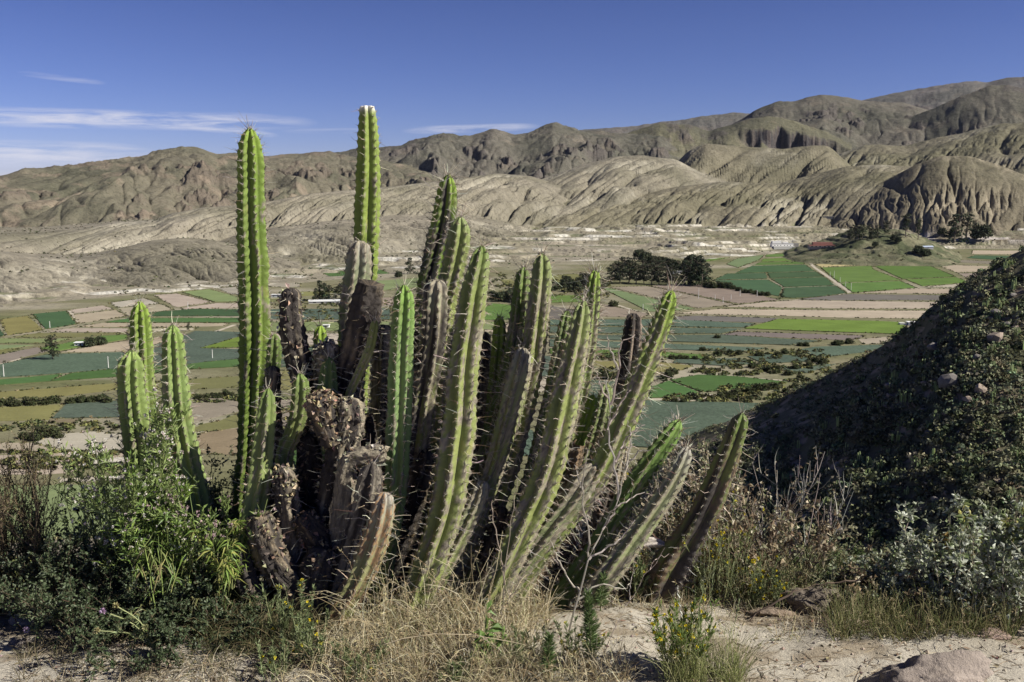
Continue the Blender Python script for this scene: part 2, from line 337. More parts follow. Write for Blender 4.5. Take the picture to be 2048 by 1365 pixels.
        gt = np.clip(.5 + 1.6*fbm(X/380, Y/380, 5, 210+k), 0, 1)
        c = mix3(c0, c1, gt)
        if pal in ('light', 'light2'):
            c = mix3(c, (.52, .48, .39), np.clip(g*1.1*sstep(.0, .3, fbm(S/240, Q/240, 3, 230+k))*(1-tf*.7), 0, .75))
            # pale tuff scarps just above the toe and along a cut road
            c = mix3(c, (.60, .56, .46), .8*sstep(.05, .3, fbm(S/140, Q/40, 3, 240+k))*sstep(.22, .05, tf))
            road = np.exp(-((tf-.115-.02*perlin(S/500, S*0, 7))/.010)**2)
            c = mix3(c, (.52, .47, .38), road*.8)
        if pal == 'brown':
            c = mix3(c, (.34, .29, .21), np.clip(g*1.2, 0, 1)*.6)
            c = mix3(c, (.50, .45, .40), sstep(.10, .03, tf)*sstep(-.2, .1, fbm(S/100, Q/60, 3, 250)))
        if ra > 20:
            rk = rkm*sstep(-.1, .1, oc)
            c = mix3(c, (.14, .112, .088) if pal == 'dark' else (.10, .086, .078), rk*.75)
            c = mix3(c, (.24, .19, .14), sstep(.16, .34, fbm(X/120, Y/120, 5, 270+k))*(.6 if pal == 'dark' else .2))
        c = c*(1 + .25*fine[..., None])
        z = np.where(D < Df, -999, z)
        m = z > Z[W_]
        Z[W_] = np.where(m, z, Z[W_]); H[W_] = np.where(m, k, H[W_]); COL[W_] = np.where(m[..., None], c, COL[W_])
    A, D, X, Y = AA, DD, XX, YY
    # crags and cliffs: sudden steps on the dark mountains
    n0 = fbm(X/420, Y/420, 4, 300)
    rough = np.isin(H, [8, 9, 10]).astype(float)
    cr = ridged(X/150, Y/150, 5, 310, .55)
    gate = sstep(.02, .2, n0)
    Z = Z + rough*gate*(cr-.5)*22*sstep(2500, 3200, D)
    # the long dark cliff band, cut into the crag's flank
    a0, a1 = pxang(1455, 270)[0], pxang(1690, 270)[0]
    inb = sstep(a0, a0+.03, A)*sstep(a1+.02, a1-.03, A)
    Dcl = 4905 + 120*fbm(A*28, A*0, 3, 320) + 42*fbm(A*95, A*0+D/800, 4, 321)
    dep_ = 95*inb*(.75+.8*fbm(A*40, A*0+5, 3, 323))
    near_ = Dcl-D
    Z = Z - np.where(D > 4000, dep_*sstep(0, 42, near_)*sstep(520, 300, near_), 0)
    fc = (D > 4000)*inb*sstep(-8, 4, near_)*sstep(75, 45, near_)
    COL = mix3(COL, mix3((.055, .052, .052), (.11, .09, .08), np.clip(.5+2*fbm(A*400, D/40, 3, 330), 0, 1)), fc)  # dark rock, with the cliff's shade painted into its colour
    # knoll with terraces and trees on the right
    ka = azf([(1560, 0), (1640, .55), (1720, 1), (1800, .95), (1860, .55), (1930, 0)])(A)
    kd = np.clip(1-np.abs(D-1960)/ (300+0*D), 0, 1)
    kz = ZV + 52*ka*sstep(0, 1, kd)
    kz = kz + 13*fbm(X/75, Y/75, 5, 340)*ka*sstep(.1, .5, kd) - 3*sstep(.25, 0, kd); kq = (kz-ZV)/7; kf = kq-np.floor(kq)
    kz2 = ZV - 1 + 7*(np.floor(kq)+(.55*kf+.45*sstep(.35, .8, kf)))
    mk = (kz2 > Z) & (ka > 0)
    kc = mix3((.085, .095, .05), (.20, .185, .115), np.clip(.45+1.8*fbm(X/45, Y/45, 5, 350), 0, 1))
    Z = np.where(mk, kz2, Z); COL = np.where(mk[..., None], kc, COL)
    nr, nc = Z.shape
    idx = np.arange(nr*nc).reshape(nr, nc)
    f = np.stack([idx[:-1, :-1], idx[:-1, 1:], idx[1:, 1:], idx[1:, :-1]], -1).reshape(-1, 4)[:, ::-1]
    V = np.stack([X, Y, Z], -1).reshape(-1, 3)
    # green tinge on crests facing the rain
    o = mesh_from('mountains', V, [f], COL.reshape(-1, 3), M_HILL); tag(o, kind='structure')
    return azs, np.array(ds), Z
AZS, DS, MZ = build_mountains()
def terrace_scrub_points(n, r):
    px = r.uniform(-20, 2070, n*4); a = np.array([pxang(x, 500)[0] for x in px[:400]]); a = np.interp(px, np.sort(px[:400]), np.sort(a))
    d = r.uniform(1150, 2700, n*4); i = np.clip(np.searchsorted(DS, d), 1, len(DS)-1); j = np.clip(np.searchsorted(AZS, a), 1, len(AZS)-1); z = MZ[i, j]
    x, y = d*np.sin(a), d*np.cos(a); k = (z > ZV-1.1) & (z < ZV+60) & (fbm(x/120, y/90, 4, 420) > .03)
    return np.stack([x, y, z], -1)[k][:n]
def mount_z(x, y):
    d = math.hypot(x, y); a = math.atan2(x, y)
    i = min(max(np.searchsorted(DS, d), 1), len(DS)-1); j = min(max(np.searchsorted(AZS, a), 1), len(AZS)-1)
    z = MZ[i, j] if d > DS[0] else -1e9
    return max(z, ZV)
def drop(px, py):
    """march the pixel's ray until it meets valley floor or mountains"""
    v = pxdir(px, py); h = math.hypot(v[0], v[1])
    for d in np.arange(300, 6000, 6.):
        p = np.array([0, 0, EZ]) + v*(d/h)
        if p[2] <= mount_z(p[0], p[1]): return np.array([p[0], p[1], mount_z(p[0], p[1])])
    return p
# valley floor sheet
def valley_floor():
    xs = np.linspace(-9000, 9000, 240); ys = np.concatenate([np.linspace(120, 2600, 300), np.linspace(2650, 12000, 30)])
    Y, X = np.meshgrid(ys, xs, indexing='ij')
    c = mix3((.20, .18, .11), (.13, .135, .06), np.clip(.5+1.5*fbm(X/90, Y/60, 4, 400), 0, 1))
    c = mix3(c, (.30, .27, .20), sstep(.1, .4, fbm(X/150, Y/150, 4, 410)))
    idx = np.arange(X.size).reshape(X.shape)
    f = np.stack([idx[:-1, :-1], idx[:-1, 1:], idx[1:, 1:], idx[1:, :-1]], -1).reshape(-1, 4)
    V = np.stack([X, Y, np.full(X.shape, ZV)], -1).reshape(-1, 3)
    tag(mesh_from('valley_ground', V, [f], c.reshape(-1, 3), M_VAL), kind='structure')
valley_floor()

# ------------------------------------------------------------ fields
FC = {'tan': (.335, .29, .22), 'brown': (.215, .18, .14), 'plow': (.155, .135, .118), 'dg': (.052, .092, .042), 'bg': (.092, .15, .036), 'blue': (.078, .105, .074),
      'olive': (.17, .16, .065), 'straw': (.40, .35, .17), 'lg': (.16, .20, .09), 'lime': (.12, .175, .035), 'green': (.065, .12, .036), 'ob': (.19, .155, .10)}
FIELDS = []
def fz(ox, oy, s, kind, *pts): FIELDS.append((kind, [(ox + x/s, oy + y/s) for x, y in pts]))
def f5(k, *p): fz(1150, 440, 3.25, k, *p)
def f6(k, *p): fz(1650, 420, 4.874, k, *p)
def f4(k, *p): fz(0, 560, 3.412, k, *p)
def f0(k, *p): fz(0, 0, 1, k, *p)
f5('bg', (1245, 226), (1440, 221), (1463, 238), (1238, 243)); f5('bg', (1225, 255), (1468, 246), (1480, 268), (1210, 274)); f5('bg', (1203, 279), (1484, 273), (1490, 288), (1165, 296))
f5('dg', (1150, 301), (1495, 293), (1555, 334), (1040, 349)); f5('dg', (990, 352), (1240, 348), (1248, 384), (905, 392)); f5('dg', (1252, 346), (1565, 338), (1618, 371), (1268, 380))
f5('dg', (905, 396), (1250, 391), (1345, 440), (1325, 498), (1000, 438)); f5('dg', (1275, 384), (1625, 375), (1688, 428), (1362, 439)); f5('dg', (1362, 444), (1695, 432), (1765, 478), (1560, 503), (1400, 510), (1338, 500))
f5('bg', (830, 277), (893, 242), (1085, 205), (1005, 247)); f5('lg', (985, 290), (1050, 255), (1230, 228), (1195, 262), (1060, 312)); f5('green', (780, 222), (810, 187), (890, 178), (880, 213))
f6('bg', (-37, 567), (455, 549), (467, 583), (738, 688), (140, 714)); f6('bg', (480, 550), (1010, 545), (1270, 653), (755, 676)); f6('bg', (155, 720), (735, 697), (888, 762), (272, 808)); f6('bg', (790, 682), (1278, 660), (1395, 708), (950, 746))
f6('straw', (-165, 503), (480, 496), (600, 530), (-45, 560)); f5('tan', (1490, 250), (1700, 240), (1790, 260), (1512, 267)); f5('green', (1470, 215), (1590, 207), (1720, 231), (1490, 241))
f6('tan', (1075, 532), (1750, 558), (1720, 598), (1285, 614)); f6('brown', (1300, 622), (1690, 614), (1620, 698), (1425, 694)); f6('brown', (1110, 500), (1345, 490), (1830, 510), (1830, 543)); f6('dg', (1380, 472), (1460, 446), (1860, 455), (1840, 498))
f6('tan', (1440, 396), (1940, 400), (2200, 440), (1430, 432)); f6('green', (1600, 340), (1790, 292), (2100, 310), (2100, 350)); f6('lime', (1810, 352), (2140, 330), (2140, 372)); f6('bg', (1385, 320), (1450, 291), (1660, 266), (1820, 272), (1780, 288), (1600, 332))
f6('tan', (310, 812), (900, 770), (1470, 776), (1420, 823)); f6('tan', (970, 753), (1420, 713), (1510, 713), (1470, 766)); f6('plow', (-270, 872), (0, 843), (230, 822), (1400, 838), (1330, 883), (-100, 882))
f0('tan', (1443, 614), (1540, 604), (1593, 601), (1905, 605), (1885, 618), (1750, 618), (1640, 617)); f0('tan', (1350, 627), (1440, 618.5), (1640, 621), (1860, 622), (1850, 638), (1690, 636), (1560, 632), (1400, 629))
f0('plow', (1350, 634), (1396, 632), (1556, 637), (1536, 646), (1350, 641)); f0('lime', (1488, 658), (1559, 639), (1750, 643), (1812, 646), (1800, 669), (1650, 664)); f0('plow', (1442, 670), (1476, 664), (1732, 672), (1704, 681), (1587, 677)); f0('tan', (1716, 679), (1781, 674), (1773, 687), (1728, 689))
f0('blue', (1100, 641), (1335, 640), (1510, 648.5), (1488, 656), (1100, 651)); f0('blue', (1100, 654), (1487, 658.5), (1440, 668), (1100, 667)); f0('blue', (1100, 672), (1442, 671), (1640, 683), (1580, 691), (1100, 677)); f0('blue', (1100, 680), (1535, 697), (1488, 704), (1335, 700), (1100, 694))
f0('bg', (1100, 698), (1320, 705), (1415, 712), (1405, 719), (1320, 715), (1100, 708)); f0('blue', (1350, 720), (1482, 718), (1510, 728), (1458, 733), (1347, 727)); f0('olive', (1100, 720), (1322, 725), (1387, 732), (1365, 741), (1322, 745), (1100, 735))
f0('blue', (1495, 714), (1544, 708), (1625, 717), (1620, 724), (1528, 728)); f0('blue', (1596, 701), (1630, 695), (1790, 690), (1735, 705), (1640, 716)); f0('blue', (1528, 738), (1673, 729), (1612, 747))
f0('green', (1341, 761), (1396, 751), (1470, 754), (1575, 765), (1504, 777), (1405, 785)); f0('green', (1304, 775), (1338, 763), (1398, 786), (1365, 794), (1298, 797)); f0('blue', (1150, 760), (1230, 765), (1270, 802), (1519, 808), (1480, 835), (1440, 860), (1360, 900), (1200, 890), (1140, 840))
f0('brown', (1298, 572), (1420, 569), (1559, 600), (1479, 608)); f0('brown', (1221, 575), (1295, 572.5), (1474, 610), (1396, 617)); f0('lg', (1206, 578), (1219, 577.5), (1388, 618.5), (1340, 623), (1298, 624)); f0('brown', (1196, 606), (1236, 615), (1300, 629), (1285, 636), (1196, 633))
f0('bg', (1096, 592), (1180, 592), (1190, 604), (1100, 606)); f0('plow', (1093, 611), (1134, 618), (1188, 630), (1180, 638), (1075, 640)); f0('bg', (959, 623), (985, 608), (1035, 612), (1030, 640), (960, 641)); f0('tan', (950, 648), (1060, 646), (1050, 665), (960, 665))
f0('blue', (1040, 712), (1110, 714), (1110, 756), (1040, 750)); f0('olive', (560, 585), (690, 582), (690, 590), (560, 594)); f0('blue', (540, 620), (780, 618), (780, 640), (540, 640)); f0('lg', (540, 645), (1000, 645), (1000, 660), (540, 664)); f0('tan', (540, 668), (960, 667), (960, 690), (540, 690)); f0('blue', (540, 695), (1000, 695), (1000, 735), (540, 735)); f0('olive', (540, 742), (1000, 742), (1000, 780), (540, 780))
f4('olive', (0, 272), (190, 246), (298, 345), (50, 380)); f4('dg', (-60, 340), (0, 345), (30, 380), (0, 393), (-60, 395)); f4('dg', (225, 236), (450, 216), (523, 304), (312, 339)); f4('tan', (482, 206), (700, 176), (775, 199), (500, 229)); f4('tan', (502, 240), (790, 206), (868, 249), (542, 299))
f4('tan', (745, 159), (985, 126), (1090, 163), (805, 190)); f4('tan', (805, 196), (1105, 166), (1185, 205), (888, 253)); f4('tan', (1045, 105), (1210, 94), (1448, 153), (1203, 188)); f4('lg', (1245, 86), (1430, 66), (1620, 120), (1620, 148), (1472, 153)); f4('tan', (1485, 60), (1620, 46), (1640, 100), (1575, 98))
f4('olive', (1005, 65), (1600, 28), (1650, 45), (1065, 95)); f4('tan', (1235, 194), (1470, 161), (1650, 160), (1650, 188), (1250, 204)); f4('dg', (1010, 226), (1340, 201), (1670, 206), (1670, 249), (1020, 249)); f4('green', (725, 290), (880, 266), (1670, 263), (1670, 293), (725, 292))
f4('tan', (505, 323), (700, 295), (1560, 297), (1540, 314), (1350, 321)); f4('tan', (305, 355), (480, 331), (870, 332), (870, 358)); f4('tan', (960, 335), (1340, 328), (1320, 345), (960, 358)); f4('olive', (95, 390), (260, 364), (880, 365), (700, 379), (480, 397), (105, 394)); f4('lg', (-200, 402), (480, 406), (330, 434), (-200, 434)); f4('lg', (-200, 446), (230, 449), (0, 479), (-200, 480))
f4('olive', (-200, 486), (150, 466), (0, 508), (-200, 510)); f4('bg', (275, 470), (700, 386), (868, 377), (868, 405), (560, 458), (385, 488)); f4('tan', (395, 497), (700, 441), (870, 416), (1230, 376), (1218, 400), (870, 489), (700, 491)); f4('brown', (-200, 520), (0, 512), (255, 460), (325, 490), (200, 520), (0, 573), (-200, 590))
f4('blue', (-200, 600), (0, 582), (330, 511), (868, 497), (868, 604), (460, 638), (0, 670), (-200, 680)); f4('blue', (1022, 462), (1330, 352), (1670, 360), (1670, 378), (1360, 470), (1670, 478), (1670, 538), (1270, 578), (1042, 588)); f4('lime', (1370, 469), (1670, 382), (1670, 462))
f4('green', (-200, 700), (0, 686), (428, 646), (338, 694), (0, 720), (-200, 730)); f4('green', (348, 694), (480, 642), (810, 610), (1240, 588), (1240, 622), (810, 664)); f4('green', (1252, 586), (1420, 561), (1670, 541), (1670, 593), (1252, 614))
f4('olive', (-200, 775), (0, 766), (798, 706), (818, 748), (400, 799), (0, 813), (-200, 822)); f4('olive', (1050, 701), (1260, 681), (1670, 656), (1670, 733), (1270, 749), (1060, 758)); f4('olive', (-200, 880), (0, 871), (428, 852), (330, 958), (-200, 970)); f4('blue', (362, 948), (450, 852), (950, 820), (950, 935), (800, 939)); f4('ob', (332, 956), (560, 951), (480, 998), (362, 980))
f4('tan', (230, 1112), (400, 1052), (640, 1037), (1000, 1070), (1000, 1150), (700, 1168), (480, 1168)); f4('tan', (-100, 1110), (215, 1115), (465, 1172), (230, 1188), (-100, 1190)); f4('tan', (230, 1192), (620, 1168), (900, 1170), (880, 1230), (640, 1238), (480, 1318), (300, 1330), (-100, 1330), (-100, 1200)); f4('brown', (1290, 802), (1670, 812), (1670, 890), (1400, 958), (1100, 1000), (1100, 830)); f4('olive', (1500, 962), (1670, 893), (1670, 1000), (1300, 1060), (1200, 1020))
f4('ob', (1380, 1040), (1670, 1010), (1670, 1200), (1250, 1180))
f0('lg', (-60, 975), (240, 971), (300, 1066), (92, 1078), (-60, 1085)); f0('brown', (-60, 1092), (90, 1083), (300, 1072), (420, 1150), (-60, 1190))
f0('brown', (545, 800), (770, 798), (800, 850), (560, 860)); f0('tan', (800, 790), (1010, 786), (1020, 830), (830, 850)); f0('green', (560, 870), (800, 862), (840, 930), (600, 950)); f0('blue', (850, 860), (1030, 842), (1120, 900), (900, 940)); f0('lg', (620, 965), (880, 950), (960, 1010), (680, 1040)); f0('brown', (330, 1010), (640, 985), (700, 1080), (400, 1110)); f0('tan', (1010, 745), (1140, 740), (1150, 780), (1020, 790))
f0('tan', (420, 560), (470, 556), (600, 560), (600, 575), (440, 574)); f0('brown', (700, 598), (900, 592), (930, 604), (720, 614)); f0('lg', (700, 566), (860, 556), (940, 566), (760, 582)); f0('olive', (1000, 560), (1150, 548), (1200, 556), (1020, 578)); f0('tan', (1160, 585), (1200, 580), (1196, 600)); f0('green', (640, 545), (760, 540), (780, 548), (660, 554))
def build_fields():
    banks = []
    for i, (kind, pts) in enumerate(FIELDS):
        q = np.array([PG(x, y, ZV) for x, y in pts])
        c = q.mean(0)
        # subdivide outline, wobble a little
        out = []
        n = len(q)
        for a in range(n):
            p0, p1 = q[a], q[(a+1) % n]; L = np.linalg.norm(p1-p0); m = max(2, min(60, int(L/6)))
            tt = np.arange(m)/m
            seg = p0 + (p1-p0)*tt[:, None]
            seg[:, :2] += .55*np.stack([perlin(seg[:, 0]/11, seg[:, 1]/11, 5), perlin(seg[:, 0]/11+50, seg[:, 1]/11, 6)], -1)*min(1.5, L/40)
            out.append(seg)
        o = np.concatenate(out); m = len(o)
        h = .5 if kind not in ('tan', 'brown', 'plow', 'olive', 'straw', 'ob') else .12
        top = o.copy(); top[:, 2] = ZV + h; bot = o.copy(); bot[:, 2] = ZV - .2
        V = np.concatenate([top, bot]); col = np.array(FC[kind])*(1 + .10*math.sin(i*2.3)) * np.array([1+.05*math.sin(i*1.7), 1, 1+.06*math.cos(i*3.1)])
        me = bpy.data.meshes.new('crop_field')
        j = np.arange(m); jn = (j+1) % m
        faces = [list(range(m))] + np.stack([j, m+j, m+jn, jn], -1).tolist()
        # orientation: make the top face up
        area = np.sum(top[:, 0]*np.roll(top[:, 1], -1)-np.roll(top[:, 0], -1)*top[:, 1])
        if area < 0: faces = [f[::-1] for f in faces]
        me.from_pydata(V.tolist(), [], faces); me.update()
        a = me.attributes.new('Col', 'FLOAT_COLOR', 'POINT'); cc = np.ones((2*m, 4), np.float32); cc[:m, :3] = col; cc[m:, :3] = (.15, .13, .07); a.data.foreach_set('color', cc.ravel())
        ob = bpy.data.objects.new('crop_field', me); SC.collection.objects.link(ob); me.materials.append(M_FIELDS[kind]); tag(ob, kind='structure')
        banks.append((kind, q))
    return banks
def field_mat(kind):
    """crop rows and blotches in the crop itself"""
    m = bpy.data.materials.new('crop_' + kind); m.use_nodes = True; t = m.node_tree; b = t.nodes['Principled BSDF']; b.inputs['Roughness'].default_value = .9; b.inputs['Specular IOR Level'].default_value = .1
    at = t.nodes.new('ShaderNodeAttribute'); at.attribute_name = 'Col'; tc_ = t.nodes.new('ShaderNodeTexCoord')
    def noise(scale, stretch, rot=0.):
        mp = t.nodes.new('ShaderNodeMapping'); mp.inputs['Rotation'].default_value = (0, 0, rot); mp.inputs['Scale'].default_value = stretch
        t.links.new(tc_.outputs['Object'], mp.inputs[0]); n = t.nodes.new('ShaderNodeTexNoise'); n.inputs['Scale'].default_value = scale; n.inputs['Detail'].default_value = 5; n.inputs['Roughness'].default_value = .65
        t.links.new(mp.outputs[0], n.inputs['Vector']); return n.outputs['Fac']
    ang = {'tan': .3, 'brown': .4, 'plow': -.2, 'straw': .2}.get(kind, .35)
    rows = noise(.9, (.04, 1, 1), ang); blot = noise(.035, (1, 1, 1)); fine = noise(.6, (1, .6, 1))
    def mrange(v, lo, hi):
        mr = t.nodes.new('ShaderNodeMapRange'); mr.inputs[1].default_value = .3; mr.inputs[2].default_value = .7; mr.inputs[3].default_value = lo; mr.inputs[4].default_value = hi; t.links.new(v, mr.inputs[0]); return mr.outputs[0]
    a_ = {'blue': .28, 'straw': .2}.get(kind, .09)
    v = None
    for s_ in (mrange(rows, 1-.07, 1+.07), mrange(blot, .85, 1.15), mrange(fine, 1-a_, 1+a_)):
        if v is None: v = s_
        else:
            mu = t.nodes.new('ShaderNodeMath'); mu.operation = 'MULTIPLY'; t.links.new(v, mu.inputs[0]); t.links.new(s_, mu.inputs[1]); v = mu.outputs[0]
    vs = t.nodes.new('ShaderNodeVectorMath'); vs.operation = 'SCALE'; t.links.new(at.outputs['Color'], vs.inputs[0]); t.links.new(v, vs.inputs['Scale']); t.links.new(vs.outputs[0], b.inputs['Base Color'])
    bp = t.nodes.new('ShaderNodeBump'); bp.inputs['Strength'].default_value = .6; bp.inputs['Distance'].default_value = .3; t.links.new(fine, bp.inputs['Height']); t.links.new(bp.outputs[0], b.inputs['Normal'])
    return m
M_FIELDS = {k: field_mat(k) for k in FC}
BANKS = build_fields()
def leafblob(mb, centers, sizes, cols, nl=24, leaf=.35, flat=.75, rng_=rng):
    """clumps of leaf faces filling a lumpy dome; centers (N,3), sizes (N,)"""
    n = len(centers)
    if n == 0: return
    u = norm(rng_.normal(size=(n, nl, 3))); u[..., 2] = np.abs(u[..., 2])*flat
    r = rng_.uniform(.55, 1, (n, nl, 1))**.5
    lump = 1 + .25*np.sin(u[..., 0:1]*5+rng_.uniform(0, 6, (n, 1, 1)))*np.cos(u[..., 1:2]*4)
    p = np.asarray(centers)[:, None] + u*r*lump*np.asarray(sizes)[:, None, None]
    nn = norm(u + .6*rng_.normal(size=u.shape)); t1 = norm(np.cross(nn, rng_.normal(size=u.shape))); t2 = np.cross(nn, t1)
    s = (np.asarray(sizes)[:, None, None]*leaf*rng_.uniform(.6, 1.3, (n, nl, 1)))
    V = np.stack([p-t1*s, p-t2*s*.7, p+t1*s, p+t2*s*.7], 2).reshape(-1, 3)
    C = np.repeat((np.asarray(cols)[:, None]*rng_.uniform(.7, 1.3, (n, nl, 1)))[:, :, None], 4, 2).reshape(-1, 3)
    f = np.arange(n*nl*4).reshape(-1, 4); mb.add(V, C, f)
def field_banks():
    mb = MB(); r = np.random.default_rng(5)
    for kind, q in BANKS:
        n = len(q)
        for a in range(n):
            p0, p1 = q[a], q[(a+1) % n]; L = np.linalg.norm(p1-p0)
            if L < 4: continue
            dens = r.choice([.25, .6, 1.0], p=[.25, .35, .4])
            m = int(L/1.6*dens); 
            if m < 1: continue
            m = min(m, 400)
            tt = r.uniform(0, 1, m); keep = perlin(tt*L/30, tt*0+a, 8) > -.35; tt = tt[keep]; m = len(tt)
            if m == 0: continue
            p = p0 + (p1-p0)*tt[:, None]; p[:, :2] += r.normal(0, .7, (m, 2)); p[:, 2] = ZV
            col = jit((.062, .068, .030), m, .3, r); dry = r.uniform(size=m) < .3; col[dry] = jit((.20, .18, .09), dry.sum(), .2, r)
            leafblob(mb, p, r.uniform(.5, 1.25, m), col, 9, .55, .7, r)
    # scrub patches in the broken ground between the near fields
    for (x0, y0, x1, y1, m) in [(0, 905, 270, 940, 500), (0, 845, 240, 862, 160), (1330, 790, 1500, 806, 320), (1400, 700, 1660, 750, 700), (1180, 704, 1330, 722, 260), (1380, 738, 1560, 752, 320), (1150, 735, 1250, 760, 260), (370, 790, 490, 806, 120), (500, 790, 900, 860, 500),
                                (540, 600, 960, 645, 900), (1000, 560, 1220, 600, 900), (1560, 760, 1700, 780, 150), (1440, 770, 1560, 800, 300), (0, 1120, 200, 1180, 200), (970, 545, 1110, 575, 300)]:
        px = r.uniform(x0, x1, m*3); py = r.uniform(y0, y1, m*3); k = fbm(px/22, py/9, 3, 77) > .02; px = px[k][:m]; py = py[k][:m]
        p = np.array([PG(a, b, ZV) for a, b in zip(px, py)])
        if len(p) == 0: continue
        col = jit((.070, .075, .035), len(p), .3, r); dry = r.uniform(size=len(p)) < .35; col[dry] = jit((.17, .17, .06), dry.sum(), .2, r)
        leafblob(mb, p, r.uniform(.7, 2.1, len(p)), col, 14, .5, .8, r)
    p = terrace_scrub_points(1700, r); col = jit((.075, .078, .04), len(p), .3, r); leafblob(mb, p, r.uniform(.8, 2.4, len(p)), col, 12, .5, .8, r)
    tag(mb.build('field_margin_scrub', M_TREE), kind='stuff', label='dark scrub and grass along the banks between the valley fields', cat='scrub')
field_banks()
def strip(name, pts, w, col, mat, lift=.06):
    """a dirt road as a ribbon on the valley floor"""
    q = np.array([PG(x, y, ZV) for x, y in pts]); s = [q[0]]
    for a, b in zip(q[:-1], q[1:]):
        m = max(2, int(np.linalg.norm(b-a)/8)); s += [a + (b-a)*t for t in np.arange(1, m+1)/m]
    s = np.array(s); t = norm(np.gradient(s, axis=0)); n = np.stack([-t[:, 1], t[:, 0], 0*t[:, 0]], -1)
    ww = w*(1 + .25*perlin(np.arange(len(s))/3., np.zeros(len(s)), 12))[:, None]/2
    V = np.concatenate([s-n*ww, s+n*ww]); V[:, 2] = ZV + lift; m = len(s); j = np.arange(m-1)
    f = np.stack([j, j+1, m+j+1, m+j], -1); 
    if np.cross(V[1]-V[0], V[m]-V[0])[2] < 0: f = f[:, ::-1]
    return tag(mesh_from(name, V, [f], np.tile(col, (2*m, 1)), mat), kind='structure')
DIRT = (.42, .37, .29)
for k_, (pts, w_) in enumerate([([(1585, 500), (1600, 508), (1630, 536), (1665, 560), (1700, 585)], 5), ([(1700, 585), (1650, 596), (1590, 600), (1540, 601)], 3.5),
                   ([(0, 732), (60, 706), (95, 700)], 7), ([(1236, 611), (1270, 622), (1300, 629)], 4), ([(0, 596), (130, 582), (260, 566), (400, 553), (560, 545)], 6),
                   ([(1300, 800), (1380, 800), (1440, 790)], 7), ([(1400, 741), (1440, 752), (1520, 758), (1600, 764)], 3), ([(140, 925), (240, 918), (330, 925)], 2.5), ([(120, 962), (260, 955), (420, 960)], 6),
                   ([(350, 672), (420, 668), (470, 650)], 4), ([(138, 622), (158, 645)], 3), ([(600, 640), (700, 628), (820, 622), (960, 612)], 4), ([(60, 560), (60, 600)], 4), ([(1530, 605), (1750, 607), (1900, 609)], 3)]):
    strip('dirt_road', pts, w_, DIRT, M_VAL, .05+.004*k_)
# ------------------------------------------------------------ the mound the cacti stand on and the slope below it
def yedge(x):
    return np.interp(x, [-40, -6, -2.4, -1.2, 0, .6, 1.3, 1.9, 2.6, 8, 60], [5, 4.3, 4.0, 4.2, 4.55, 4.6, 4.25, 3.85, 3.75, 4.2, 5])
def gz(x, y):
    x = np.asarray(x, float); y = np.asarray(y, float)
    z = .05*fbm(x*.8, y*.8, 4, 500) + .018*fbm(x*5, y*5, 4, 510)
    z = z + .03*np.exp(-((x-.2)/.6)**2-((y-3.6)/.3)**2) - .16*np.clip(y-3.35, 0, 3)          # earth heaped round the clump
    z = z - .05*sstep(-1.0, -2.2, x) - .10*sstep(1.6, 2.6, x)*sstep(3.2, 3.8, y)
    e = y - yedge(x) - .12*perlin(x*1.3, y*.4, 520)
    d = np.where(e > 0, e*e/(e+1.1)*.85, 0)
    d = np.where(d > 117, 117 + (d-117)*.05, d)
    z = z - d + np.clip(e/40, 0, 1)*3*fbm(x/25, y/25, 4, 530)
    z = z + np.clip((-x-6)/40, 0, 1)*6*np.clip(1-e/40, 0, 1)
    return z
def near_ground():
    xs = np.concatenate([-np.geomspace(60, 3.2, 50), np.arange(-3.15, 3.4, .03), np.geomspace(3.45, 90, 60)])
    ys = np.concatenate([-np.geomspace(20, .3, 20), np.arange(0, 2.4, .2), np.arange(2.4, 5.6, .03), np.geomspace(5.65, 230, 110)])
    Y, X = np.meshgrid(ys, xs, indexing='ij'); Z = gz(X, Y)
    e = Y - yedge(X)
    c = mix3((.49, .445, .365), (.40, .355, .28), np.clip(.5+1.3*fbm(X*2.6, Y*2.6, 5, 540), 0, 1))
    lit = sstep(.02, .16, fbm(X*2.2+3, Y*4.4, 6, 550, .62) + .35*sstep(.5, -.2, X)*sstep(4.2, 3.2, Y)*0 + .5*sstep(-.8, .1, e))
    c = mix3(c, (.22, .17, .11), lit*.7)                          # leaf litter and dry roots
    c = mix3(c, (.15, .14, .075), sstep(.2, 1.5, e))
    idx = np.arange(X.size).reshape(X.shape)
    f = np.stack([idx[:-1, :-1], idx[:-1, 1:], idx[1:, 1:], idx[1:, :-1]], -1).reshape(-1, 4)
    tag(mesh_from('ground', np.stack([X, Y, Z], -1).reshape(-1, 3), [f], c.reshape(-1, 3), M_SAND), kind='structure')
near_ground()

